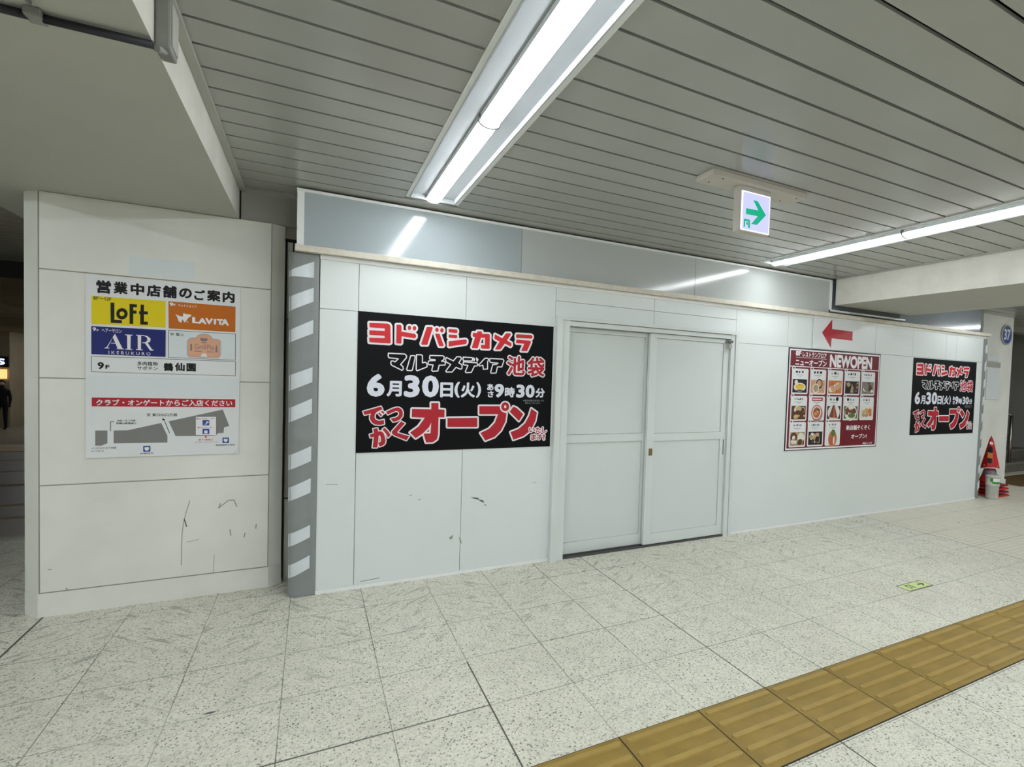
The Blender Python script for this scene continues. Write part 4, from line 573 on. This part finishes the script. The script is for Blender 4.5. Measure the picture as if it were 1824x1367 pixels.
def food(P, k, u0, v0, u1, v1, d):
    W, H = u1-u0, v1-v0; cu, cv = (u0+u1)/2, (v0+v1)/2
    bg = ['fd','fp','fo','fd','fgr','fb','w','fd','fgn','fy','ft','fd','w'][k]
    P.rect(u0, v0, u1, v1, d, FI[bg]); e = d+.0003
    if k == 0: P.disc(cu, cv-.012, W*.42, e, FI['fw'], 24, H*.33); P.disc(cu, cv-.006, W*.31, e+.0002, FI['fg'], 24, H*.2); P.disc(cu, cv-.045, W*.25, e+.0004, FI['fb'], 20, H*.06); P.disc(u0+.05, v1-.03, .024, e, FI['fw']); P.disc(cu, cv+.01, .006, e+.0006, FI['fd'])
    elif k == 1: P.disc(cu+.02, v1-.04, .05, e, FI['fd']); P.disc(cu+.02, v1-.038, .036, e+.0002, FI['fp']); P.disc(cu-.03, cv-.02, .05, e+.0004, FI['fw']); P.disc(cu-.03, cv-.018, .038, e+.0006, FI['ft'])
    elif k == 2: blobs(P, u0, v0, u1, v1, ['fo','fp','fw','fy','fs'], 22, .038, e)
    elif k == 3: blobs(P, u0, v0, u1, v1, ['fb','ft','fgr','fd'], 20, .026, e); P.poly([(cu-.03, v0+.01), (cu+.03, v0+.01), (cu, v1-.02)], e+.0006, FI['ft'])
    elif k == 4: blobs(P, u0, v0, u1, v1, ['fgn','fgr','fw','fb','fgr'], 22, .034, e)
    elif k == 5: blobs(P, u0, cv-.01, u1, v1, ['fy','fw','fb'], 12, .036, e); P.disc(cu, cv-.02, .07, e+.0005, FI['fb'], 20, .045); P.disc(cu+.02, cv+.04, .022, e+.0008, FI['fy']); blobs(P, u0, v0, u1, v0+.055, ['fy'], 6, .024, e+.001)
    elif k == 6: P.disc(cu+.012, cv-.012, .082, e, FI['gr']); P.disc(cu, cv, .08, e+.0003, FI['fs']); P.disc(cu, cv, .068, e+.0006, FI['fw']); P.disc(cu, cv, .055, e+.0009, FI['fs']); blobs(P, cu-.05, cv-.045, cu+.05, cv+.05, ['fo','fb','fy'], 9, .016, e+.0012)
    elif k == 7: P.disc(cu, cv, .095, e, FI['fw'], 24, .085); P.poly([(cu-.075, cv-.05), (cu+.06, cv-.06), (cu+.01, cv+.075), (cu-.02, cv+.075)], e+.0003, FI['fm']); P.poly([(cu-.01, cv-.055), (cu+.03, cv-.055), (cu, cv+.07)], e+.0006, FI['fs']); P.disc(cu+.035, cv+.055, .022, e+.0009, FI['fw'])
    elif k == 8: P.disc(cu, cv, .10, e, FI['fw'], 24, .09); blobs(P, u0+.015, cv-.03, u1-.02, v1-.005, ['fm','fb','fm'], 16, .028, e+.0003); P.disc(cu+.015, v0+.035, .06, e+.001, FI['fgn'], 20, .026)
    elif k == 9: P.rect(u0, v0, u1, v1, e, FI['fw']); blobs(P, u0+.01, v0+.01, u1-.01, v1-.01, ['fy','fo','ft','fy'], 16, .028, e+.0003)
    elif k == 10: P.disc(u0+.05, v1-.05, .048, e, FI['fb']); P.disc(u0+.05, v1-.055, .022, e+.0003, FI['fw']); P.disc(u1-.05, v1-.055, .05, e, FI['fw']); blobs(P, u0, v0, cu, cv, ['fw','fw','ft'], 7, .035, e+.0005); blobs(P, cu, v0, u1, cv, ['fb','ft'], 7, .03, e+.0005)
    elif k == 11: blobs(P, u0, v0, u1, v1, ['fb','fy','ft','fd','fw'], 26, .026, e)
    else: P.disc(cu, cv-.012, .068, e, FI['fo'], 24, .085); P.disc(cu-.012, cv-.025, .04, e+.0003, FI['fs'], 20, .055); P.disc(cu+.02, cv-.03, .012, e+.0006, FI['fw'], 12, .045); P.disc(cu+.005, cv+.05, .034, e+.0006, FI['fgn'], 16, .036)
k = 0
for r, (v0, v1, pv) in enumerate(((.565, .822, .715), (.295, .548, .447), (.030, .284, .182))):
    for c in range(5 if r < 2 else 3):
        u0, u1 = cx0[c], cx1[c]; P = Print(X0, YM-.0012, Z0)
        q = .012; P.poly([(u0+q,v0),(u1-q,v0),(u1,v0+q),(u1,v1-q),(u1-q,v1),(u0+q,v1),(u0,v1-q),(u0,v0+q)])
        P.disc(u0+.022, v1-.004, .027, .0004, FI['w'], 20, .032); P.rect(u0+.008, v1-.002, u0+.014, v1+.012, .0008, FI['ink']); P.rect(u0+.018, v1-.002, u0+.034, v1+.012, .0008, FI['ink'])
        n = random.choice((3, 4, 5)); wd = (u1-u0)*.55; st = (u0+u1)/2 - wd/2
        if k == 6: P.rect(st-.01, v1-.048, st+wd+.02, v1-.014, .0006, FI['red']); P.rect(st, v1-.038, st+wd, v1-.026, .0008, FI['w'])
        else:
            for i in range(n):
                h = random.uniform(.014, .026); a = st + wd*i/n
                P.rect(a, v1-.042, a+wd/n*random.uniform(.45, .8), v1-.042+h, .0006, FI[random.choice(('ink','ink','gr'))])
            if k == 7: P.disc(st+wd*.85, v1-.026, .022, .0008, FI['ink'])
        P.rect(st+.01, v1-.066, st+wd-.02, v1-.061, .0006, FI['gr']); P.rect(st+.05, v1-.080, st+wd-.05, v1-.076, .0006, FI['gr'])
        food(P, k, u0+.016, v0+.016, u1-.016, pv, .0008)
        P.done('food_card', FOOD, t); k += 1
t = thing('arrow_sheet', 'white sheet with a red arrow pointing left above the maroon poster', 'sign', (4.500, 3.635, 1.798))
bm = bmesh.new(); bx(bm, 4.500, 5.225, 3.635, 3.6405, 1.798, 2.150); obj('sheet', bm, 'sheet white', t)
P = Print(4.518, 3.6348, 1.80); P.poly(DATA['AR'][0]); P.done('red_arrow', 'print deep red', t)
bm = bmesh.new(); bx(bm, 4.60, 5.12, 3.6405, 3.6498, 1.805, 1.83); bx(bm, 4.60, 5.12, 3.6405, 3.6498, 2.06, 2.09); obj('mounting_pad', bm, 'white pvc', t)

# ------------------------------------------------------------------ hazard tape on the hoarding corners
t = thing('hazard_tape', 'grey reflective tape with white slanting stripes wrapped round the left hoarding corner', 'hazard tape', (-.03, YW, 0))
random.seed(2)
bm = bmesh.new(); prof = [(.041, YW-.003), (.022, YW-.009), (.010, YW-.005), (-.03, YW-.009), (-.075, YW-.006), (-.100, YW+.008), (-.112, YW+.03), (-.113, YW+.12)]
zs = [0.004]+[i*.02 for i in range(1, 106)]+[2.128]; grid = []
for z in zs:
    seam = min(abs(z-s) for s in (.50, .99, 1.48)); pin = -.004 if seam < .012 else 0
    fall = .004*z/2.1
    grid.append([bm.verts.new((x - .020*z/2.1*(1 if i > 1 else .3), y + pin*(i < 7) + random.uniform(-.0012, .0012)*(i < 3), z)) for i, (x, y) in enumerate(prof)])
for a, b in zip(grid, grid[1:]):
    for i in range(len(prof)-1):
        bm.faces.new((a[i+1], a[i], b[i], b[i+1])).smooth = True
obj('tape_wrap', bm, 'tape grey', t)
def tape_y(u, z):
    q = [(x - .020*z/2.1*(1 if i > 1 else .3), y) for i, (x, y) in enumerate(prof)]
    for (xa, ya), (xb, yb) in zip(q, q[1:]):
        if xb <= u <= xa: return ya + (yb-ya)*(xa-u)/max(1e-6, xa-xb)
    return q[-2][1]
for (ul, zl), (ur, zr), (ur2, zr2), (ul2, zl2) in DATA['TP']:
    bm = bmesh.new(); n = 8; top = []; bot = []
    for i in range(n+1):
        k = i/n; zt, zb = zl+(zr-zl)*k, zl2+(zr2-zl2)*k; ua = -.109 - .018*zt/2.1; u = ua + (.006-ua)*k
        top.append(bm.verts.new((u, tape_y(u, zt)-.0035, zt))); bot.append(bm.verts.new((u, tape_y(u, zb)-.0035, zb)))
    for i in range(n): bm.faces.new((bot[i], bot[i+1], top[i+1], top[i])).smooth = True
    obj('white_stripe', bm, 'tape white', t)
t = thing('hazard_tape', 'grey tape with white slanting stripes on the far right hoarding end, by the cones', 'hazard tape', (7.81, YW, 0))
bm = bmesh.new(); prof = [(7.764, YW-.003), (7.80, YW-.006), (7.845, YW-.004), (7.852, YW+.012), (7.853, YW+.12)]
grid = [[bm.verts.new((x + random.uniform(-.002, .002)*(i > 1), y, z)) for i, (x, y) in enumerate(prof)] for z in [.003]+[i*.05 for i in range(1, 43)]]
for a, b in zip(grid, grid[1:]):
    for i in range(len(prof)-1): bm.faces.new((a[i], a[i+1], b[i+1], b[i])).smooth = True
obj('tape_wrap', bm, 'tape grey', t)
for i in range(9):
    P = Print(0, YW-.0085, 0); P.poly([(7.80, .10+i*.225), (7.848, .14+i*.225), (7.848, .25+i*.225), (7.80, .21+i*.225)]); P.done('white_stripe', 'tape white', t)

# ------------------------------------------------------------------ floor markings
t = thing('tactile_paving', 'yellow ribbed tactile paving strip crossing the floor at the lower right', 'tactile paving', (3, 1.52, 0))
bm = bmesh.new()
k0, k1 = -2, 14
for k in range(k0, k1):
    a = .7045 + .4011*k; bx(bm, a+.003, a+.3981, 1.3235, 1.7130, -.01, .003)
sl = obj('slab', bm, 'tactile yellow', t)
bm = bmesh.new()
for k in range(k0, k1):
    a = .7045 + .4011*k
    for j in range(5):
        y = 1.358 + j*.080; n = 8; w_, l0, l1 = .015, a+.030, a+.375
        out = [(l1+w_*math.sin(PI*i/n), y-w_*math.cos(PI*i/n)) for i in range(n+1)] + [(l0-w_*math.sin(PI*i/n), y+w_*math.cos(PI*i/n)) for i in range(n+1)]
        A = [bm.verts.new((x, yy, .0028)) for x, yy in out]; cxm = (l0+l1)/2
        B = [bm.verts.new((x + (-.003 if x > cxm else .003), y+(yy-y)*.76, .0095)) for x, yy in out]
        bm.faces.new(B)
        for i in range(len(A)): bm.faces.new((A[i], A[(i+1) % len(A)], B[(i+1) % len(A)], B[i]))
rb = obj('ribs', bm, 'tactile worn', t); rb['kind'] = 'stuff'
bm = bmesh.new(); bx(bm, -.1, 6.32, 1.3185, 1.7180, -.01, .0012); obj('joint_bed', bm, 'back frame dark', t)
t = thing('floor_sticker', 'pale green exit sticker with arrow on the floor tiles beyond the tactile strip', 'floor sticker', (3.9, 2.18, 0))
bm = bmesh.new(); bx(bm, 3.758, 4.040, 2.128, 2.230, 0, .0012); obj('backing', bm, 'track metal', t)
bm = bmesh.new(); bx(bm, 3.763, 4.034, 2.135, 2.222, .0012, .0016); obj('face', bm, 'sticker lime', t)
def flat(bm, pts, z, cx=3.9, cy=2.18):
    a = sum(p[0]*q[1]-q[0]*p[1] for p, q in zip(pts, pts[1:]+pts[:1]))
    if a < 0: pts = pts[::-1]
    bm.faces.new([bm.verts.new((cx+x, cy+y, z)) for x, y in pts])
bm = bmesh.new(); flat(bm, [(.030,.0045),(.075,.0045),(.055,.024),(.072,.024),(.105,-.001),(.072,-.026),(.055,-.026),(.075,-.0065),(.030,-.0065)], .0019); obj('arrow', bm, 'sticker green', t)
bm = bmesh.new(); flat(bm, [(-.086,.028),(-.030,.028),(-.030,-.032),(-.042,-.032),(-.042,.018),(-.074,.018),(-.074,-.032),(-.086,-.032)], .0019); flat(bm, [(-.066,-.02),(-.055,.012),(-.048,.008),(-.052,-.004),(-.046,-.026),(-.052,-.026),(-.058,-.01)], .0019); obj('pictogram', bm, 'sticker green', t)
# worn spots on the floor, each its own mark, sit in the floor as one worn layer
bm = bmesh.new(); random.seed(9)
for x, y, s in ((.12, 1.55, .012), (3.86, 2.31, .010), (2.1, 3.3, .012), (6.2, 3.05, .016), (6.55, 3.1, .010), (-.35, 2.55, .014), (2.9, 3.28, .01), (1.8, 3.35, .012), (3.15, 3.2, .01)):
    pts = [(s*random.uniform(.5, 1.3)*math.cos(i*PI/4)*1.5, s*random.uniform(.5, 1.1)*math.sin(i*PI/4)*.7) for i in range(8)]; flat(bm, pts, .0006, x, y)
o = obj('scrape_marks', bm, 'scuff dark', bpy.data.objects['floor'])

# ------------------------------------------------------------------ cable and junction box under the left beam
t = thing('conduit', 'dark cable conduit along the underside of the left beam', 'conduit', (-1.0, 1.905, 2.338))
bm = bmesh.new(); tube(bm, (-1.6, 1.916, 2.323), (-.665, 1.911, 2.323), .011); tube(bm, (-.635, 1.909, 2.323), (-.405, 1.893, 2.320), .011); obj('pipe', bm, 'dark cable', t)
bm = box(-.668, -.632, 1.885, 1.935, 2.314, 2.338, bevel=.004); tube(bm, (-.645, 1.86, 2.332), (-.645, 1.80, 2.332), .006); obj('clamp', bm, 'box metal', t)
t = thing('junction_box', 'grey metal junction box hung on the edge of the left beam', 'junction box', (-.40, 1.98, 2.34))
bm = box(-.409, -.372, 1.925, 2.015, 2.335, 2.50, bevel=.006); obj('casing', bm, 'box metal', t)
bm = box(-.373, -.368, 1.935, 2.005, 2.35, 2.47, bevel=.002); obj('cover', bm, 'trim grey', t)
bm = bmesh.new(); tube(bm, (-.392, 1.95, 2.50), (-.392, 1.95, 2.53), .012); tube(bm, (-.392, 1.99, 2.50), (-.392, 1.99, 2.53), .012); bx(bm, -.405, -.378, 1.93, 2.01, 2.49, 2.503); obj('gland', bm, 'dark cable', t)
bm = bmesh.new(); tube(bm, (-.40, 1.90, 2.318), (-.39, 1.97, 2.345), .010); obj('elbow', bm, 'box metal', t)

# ------------------------------------------------------------------ right: numbered column, notices, cones, bucket, stairs
bm = bmesh.new(); bx(bm, 8.47, 9.32, 4.0, 4.85, 0, ZC+.1); c37 = struct('wall_numbered_column', bm, 'column cream')
bm = bmesh.new(); bx(bm, 8.46, 9.33, 3.985, 4.0, 0, .10); obj('plinth', bm, 'column cream', c37)
t = thing('number_sign', 'round blue sign with white number 37 on the far right column', 'sign', (9.105, 3.985, 2.262))
bm = bmesh.new(); tube(bm, (9.105, 3.999, 2.262), (9.105, 3.982, 2.262), .150, 40); obj('rim', bm, 'trim grey', t)
P = Print(9.105, 3.9815, 2.262); P.disc(0, 0, .130, n=40); P.done('blue_disc', 'sign blue', t)
P = Print(9.105, 3.981, 2.262); P.text('37', -.088, -.078, .088, .082, bold=.03); P.done('number', 'print white', t)
bm = box(8.62, 8.92, 3.988, 3.999, 1.855, 1.945, bevel=.002); tag(obj('paper_notice', bm, 'sheet bluish', None, (8.77, 3.99, 1.855)), 'small blank pale notice above the taller one on the numbered column', 'notice')
bm = box(8.60, 8.98, 3.986, 3.999, 1.775, 1.845, bevel=.002); tag(obj('wall_cover', bm, 'trim grey', None, (8.79, 3.99, 1.775)), 'beige cover strip between the two pale notices on the numbered column', 'cover')
bm = box(8.63, 8.985, 3.988, 3.999, 1.30, 1.745, bevel=.002); tag(obj('paper_notice', bm, 'sheet bluish', None, (8.80, 3.99, 1.30)), 'tall blank pale notice lower on the numbered column', 'notice')

KX, KY = 8.32, 3.745
for i, z in enumerate((0.0, .045, .09, .135)):
    t = thing('traffic_cone', ['red traffic cone at the bottom of the stack beside the hoarding end', 'second lowest red cone of the stack beside the bucket', 'third red cone up in the stack beside the bucket', 'topmost red cone of the stack, wearing the printed cover'][i], 'traffic cone', (KX, KY, z), 'stacked traffic cones')
    bm = bmesh.new(); h = .175 - .004*i; a = [bm.verts.new((KX+sx*h, KY+sy*h, z+.0005)) for sx, sy in ((-1,-1),(1,-1),(1,1),(-1,1))]; b = [bm.verts.new((KX+sx*(h-.012), KY+sy*(h-.012), z+.022)) for sx, sy in ((-1,-1),(1,-1),(1,1),(-1,1))]
    bm.faces.new(a[::-1]); bm.faces.new(b)
    for q in range(4): bm.faces.new((a[q], a[(q+1) % 4], b[(q+1) % 4], b[q]))
    obj('base', bm, 'cone dark red' if i % 2 else 'cone red', t)
    bm = bmesh.new()
    if i < 3: lathe(bm, [(.125, z+.0225), (.121, z+.040), (.119, z+.0435)], KX, KY)
    else: lathe(bm, [(.125, z+.0225), (.112, z+.06), (.086, z+.135), (.064, z+.215), (.060, z+.228)], KX, KY)
    obj('body', bm, 'cone red', t)
    if i == 3:
        bm = bmesh.new(); lathe(bm, [(.0885, z+.135), (.0680, z+.207)], KX, KY); obj('reflective_band', bm, 'cone band', t)
t = thing('cone_cover', 'red printed pointed cover slipped over the top cone of the stack', 'cone cover', (KX, KY, .36))
bm = bmesh.new(); zb, zt = .372, .80; R1, R2 = .112, .026
A = [bm.verts.new((KX+R1*math.cos(a), KY+R1*math.sin(a), zb + .012*math.sin(a*2))) for a in [(-.75+i*.25)*PI + .12 for i in range(8)]]
B = [bm.verts.new((KX-.005+R2*math.cos(a), KY+R2*math.sin(a), zt-.05)) for a in [(-.75+i*.25)*PI + .12 for i in range(8)]]
Cc = bm.verts.new((KX-.012, KY, zt+.015))
for i in range(8):
    bm.faces.new((A[i], A[(i+1) % 8], B[(i+1) % 8], B[i])); bm.faces.new((B[i], B[(i+1) % 8], Cc))
cov = obj('fabric', bm, 'cone red', t)
bm = bmesh.new()
for i in range(8):
    a, b = [(-.75+j*.25)*PI + .12 for j in (i, i+1)]
    tube(bm, (KX+R1*math.cos(a), KY+R1*math.sin(a), zb+.012*math.sin(a*2)-.004), (KX+R1*math.cos(b), KY+R1*math.sin(b), zb+.012*math.sin(b*2)-.004), .006, 8)
obj('white_hem', bm, 'print white', t)
# plain printed patch on the front faces (a mascot stood here)
bm = bmesh.new()
def onface(s, h, d=.004):                                   # s across the cover's front, h up it
    ang = -2.72 + s; r1 = R1*1.0; x = KX + (R1*math.cos(ang)*(1-h) + (R2*math.cos(ang)-.005)*h); y = KY + (R1*math.sin(ang)*(1-h) + R2*math.sin(ang)*h); x += d*.6*math.cos(ang); y += d*.6*math.sin(ang); return (x, y, zb + (zt-.05-zb)*h)
def patch(pts, mi, d):
    f = bm.faces.new([bm.verts.new(onface(s, h, d)) for s, h in pts]); f.material_index = mi
patch([(-.5,.58),(.1,.54),(.4,.60),(.3,.74),(-.2,.80),(-.5,.72)], 0, .014); patch([(-.4,.36),(.25,.34),(.3,.54),(-.45,.57)], 1, .012); patch([(-.3,.20),(.15,.18),(.2,.35),(-.3,.36)], 0, .012)
patch([(-.7,.06),(.9,.06),(.9,.10),(-.7,.10)], 1, .008); patch([(-.4,.86),(.5,.84),(.5,.93),(-.4,.95)], 2, .010)
bmesh.ops.recalc_face_normals(bm, faces=bm.faces); obj('printed_patch', bm, ['print ink', 'print gold', 'print white'], t)
BX, BY = 8.02, 3.57
t = thing('bucket', 'grey white plastic bucket with green label at the hoarding end in front of the cones', 'bucket', (BX, BY, 0))
bm = bmesh.new(); lathe(bm, [(.064, .002), (.068, .010), (.073, .180), (.078, .184), (.078, .196), (.074, .200), (.078, .292), (.076, .298)], BX, BY, 32); obj('body', bm, 'bucket plastic', t)
bm = bmesh.new(); lathe(bm, [(.081, .284), (.082, .302), (.074, .312), (.04, .315)], BX, BY, 32); obj('lid', bm, 'bucket plastic', t)
bm = bmesh.new(); n = 10
def wrap(a0, a1, z0, z1, r0, r1, mi):
    for i in range(n):
        u, v = a0+(a1-a0)*i/n, a0+(a1-a0)*(i+1)/n
        f = bm.faces.new([bm.verts.new(c) for c in ((BX+r0*math.cos(u), BY+r0*math.sin(u), z0), (BX+r0*math.cos(v), BY+r0*math.sin(v), z0), (BX+r1*math.cos(v), BY+r1*math.sin(v), z1), (BX+r1*math.cos(u), BY+r1*math.sin(u), z1))]); f.material_index = mi
wrap(-2.75, -1.5, .208, .236, .0765, .0775, 0); wrap(-3.05, -2.65, .232, .280, .0778, .0795, 0); wrap(-2.65, -1.5, .236, .278, .0778, .0792, 1); obj('label', bm, ['label green', 'print white'], t)

# stairs
bm = bmesh.new(); bx(bm, 9.32, 14, 4.45, 4.62, 2.42, 2.9); bx(bm, 12.4, 14, 4.45, 9, 0, 2.9); bx(bm, 9.1, 9.32, 4.85, 9.5, 0, 5.0); struct('wall_stair', bm, 'back wall grey')
bm = bmesh.new()
for i in range(12): bx(bm, 9.32, 12.4, 4.62+.30*i, 9.0, .165*i + (0.001 if i == 0 else 0), .165*(i+1))
st = struct('floor_stairs', bm, 'stair stone')
bm = bmesh.new()
for i in range(12): bx(bm, 9.32, 12.4, 4.612+.30*i, 4.66+.30*i, .165*(i+1)-.028, .165*(i+1)+.003)
obj('nosing', bm, 'stair nosing', st)
bm = bmesh.new(); bx(bm, 9.1, 12.6, 8.9, 9.0, 0, 5.2); struct('wall_stair_top', bm, 'far wall brown')
bm = bmesh.new(); bx(bm, 9.1, 12.6, 4.62, 9.0, 4.9, 5.0); struct('ceiling_stair', bm, 'back wall grey')
light_row(10.9, 8.3, 1, 'added unseen short light brightening the stairs at the far right', 4.86)  # added lamp, out of view, brightens the stairwell
t = thing('handrail', 'steel handrail with posts climbing the stairs at the far right', 'handrail', (11.0, 4.7, 0))
bm = bmesh.new(); xr = 10.98; tube(bm, (xr, 4.66, .001), (xr, 4.66, 1.0), .028); tube(bm, (xr, 6.2, .84), (xr, 6.2, 1.80), .02); obj('post', bm, 'rail steel', t)
bm = bmesh.new(); tube(bm, (xr, 4.66, 1.0), (xr, 7.6, 2.6), .022); tube(bm, (xr, 4.66, .65), (xr, 7.6, 2.26), .018); obj('rail', bm, 'rail steel', t)
t = thing('handrail', 'steel wall handrail along the left side of the stairs behind the numbered column', 'handrail', (9.45, 4.7, .85))
bm = bmesh.new(); tube(bm, (9.42, 4.55, .86), (9.42, 7.6, 2.54), .022); tube(bm, (9.42, 4.55, 1.2), (9.42, 7.6, 2.88), .022); obj('rail', bm, 'rail steel', t)
bm = bmesh.new()
for y, z in ((5.0, 1.10), (6.4, 1.88)): tube(bm, (9.321, y, z), (9.42, y, z), .012); tube(bm, (9.321, y, z+.35), (9.42, y, z+.35), .012)
obj('wall_bracket', bm, 'rail steel', t)
bm = box(9.5, 12.2, 3.85, 4.40, .0005, .012, bevel=.003); tag(obj('door_mat', bm, 'mat brown', None, (10.8, 4.1, 0)), 'brown mat on the floor before the stairs', 'mat')
bm = bmesh.new(); bx(bm, 11.55, 12.39, 8.86, 8.9, 2.2, 3.4); tag(obj('wall_sign', bm, 'red panel', None, (12, 8.9, 2.2)), 'red panel on the wall at the top of the stairs', 'sign')

# ------------------------------------------------------------------ left: dim concourse behind the column
bm = bmesh.new(); bx(bm, -13, -.4, 30, 30.3, -1.3, 2.6); struct('wall_far', bm, 'far wall grey')
bm = bmesh.new(); bx(bm, -13, 9.1, 8.4, 30.3, 2.36, 2.6); struct('ceiling_concourse', bm, 'far wall brown')
bm = bmesh.new(); bx(bm, -.4, -.2, 4.3, 30.3, -1.3, 2.6); struct('wall_concourse', bm, 'far wall brown')
bm = bmesh.new(); bx(bm, -6.9, -.4, 8.33, 8.40, 2.34, 2.60); struct('trim_7', bm, 'back frame dark')
bm = bmesh.new()
for y, wd in ((6.44, .045), (7.0, .05), (8.1, .06), (9.1, .03), (10.1, .05)): bx(bm, -8, -1.0, y-wd, y+wd, 0, .002)
struct('trim_8', bm, 'far wall brown')
bm = bmesh.new(); bx(bm, -7.4, -1.0, 11.0, 11.6, 0, .006); tag(obj('tactile_paving', bm, 'tactile yellow', None, (-4, 11.3, 0)), 'distant yellow tactile paving strip on the dim floor left of the column', 'tactile paving')
bm = bmesh.new(); bx(bm, -12.9, -9.62, 26.2, 30, -1.1, 2.36); struct('wall_shop', bm, 'far wall brown')
t = thing('display_case', 'dim framed display case on the far wall left of the column', 'display case', (-10.4, 29.98, 0))
bm = bmesh.new(); bx(bm, -11.0, -8.6, 29.9, 30, .02, 1.30); obj('frame', bm, 'back frame dark', t)
bm = bmesh.new(); bx(bm, -10.9, -8.7, 29.88, 29.9, .12, 1.20); obj('pane', bm, 'far panel', t)
t = thing('shop_sign', 'small lit white shop sign far away at the left edge', 'sign', (-9.9, 26.1, 1.1))
bm = bmesh.new(); bx(bm, -11.5, -9.63, 26.1, 26.2, 1.08, 1.46); obj('board', bm, 'dark cloth', t)
P = Print(-9.70, 26.09, 1.16); P.text('IS', -.32, .0, .0, .22, bold=.03); P.done('lit_letters', 'shop sign light', t)
bm = bmesh.new(); bx(bm, -11.5, -9.66, 26.09, 26.13, .66, 1.0); tag(obj('shop_light', bm, 'warm lamp', None, (-10, 26.18, .66)), 'warm lit strip below the distant shop sign', 'light')
light_row(-7.4, 28, 4, 'added unseen light brightening the far concourse before the end wall', 2.318)  # another added row, unseen, lights the far end of the concourse
# distant person, standing, seen at the left edge
px, py, pz = -9.53, 25.4, -1.1
t = thing('person', 'distant person in dark clothes standing at the left edge below the shop sign', 'person', (px, py, pz))
def skin(name, V, E, R, mats, root=0):
    me = bpy.data.meshes.new(name); me.from_pydata(V, E, []); o = bpy.data.objects.new(name, me); COL.objects.link(o)
    mo = o.modifiers.new('s', 'SKIN'); o.modifiers.new('d', 'SUBSURF').levels = 1; o.modifiers['d'].render_levels = 1
    sv = me.skin_vertices[0].data
    for i, r in enumerate(R): sv[i].radius = (r, r)
    sv[root].use_root = True; me.materials.append(MATS[mats]); return o
V = [(0,0,.92),(0,0,1.12),(0,0,1.36),(0,0,1.47),(0,-.01,1.60),(0,0,1.68),(.09,0,.88),(.10,-.02,.50),(.10,0,.08),(.10,-.12,.04),(-.09,0,.88),(-.11,-.02,.50),(-.12,0,.08),(-.12,-.12,.04),(.18,0,1.36),(.22,0,1.10),(.22,-.06,.86),(.22,-.08,.78),(-.18,0,1.36),(-.22,0,1.10),(-.22,-.06,.86),(-.22,-.08,.78)]
E_ = [(0,1),(1,2),(2,3),(3,4),(4,5),(0,6),(6,7),(7,8),(8,9),(0,10),(10,11),(11,12),(12,13),(2,14),(14,15),(15,16),(16,17),(2,18),(18,19),(19,20),(20,21)]
R_ = [.13,.12,.14,.05,.095,.08,.085,.06,.045,.04,.085,.06,.045,.04,.06,.045,.035,.03,.06,.045,.035,.03]
o = skin('body', V, E_, R_, 'dark cloth'); o.parent = t
bm = bmesh.new(); bmesh.ops.create_uvsphere(bm, u_segments=16, v_segments=10, radius=.088); bmesh.ops.translate(bm, verts=bm.verts, vec=(px, py-.018, pz+1.615)); obj('face', bm, 'skin', t)
bm = bmesh.new(); bmesh.ops.create_uvsphere(bm, u_segments=16, v_segments=10, radius=.098); bmesh.ops.translate(bm, verts=bm.verts, vec=(px, py+.012, pz+1.645)); obj('hair', bm, 'black hair', t)

# rest of the concourse behind the viewer
bm = bmesh.new(); bx(bm, -13, 15, -9.2, -9, 0, 2.9); struct('wall_front', bm, 'concourse wall')
bm = bmesh.new(); bx(bm, -13.2, -13, -9.2, 30.3, -1.3, 2.9); struct('wall_left', bm, 'concourse wall')
bm = bmesh.new(); bx(bm, 14, 14.2, -9.2, 9.0, 0, 2.9); struct('wall_right', bm, 'concourse wall')
bm = bmesh.new(); bx(bm, -13, -6.9, -9, 8.4, 2.338, 2.9); struct('ceiling_low', bm, 'beam paint')
bm = bmesh.new(); bx(bm, 6.08, 9.1, 4.86, 5.0, 0, 2.9); struct('wall_behind', bm, 'back wall grey')
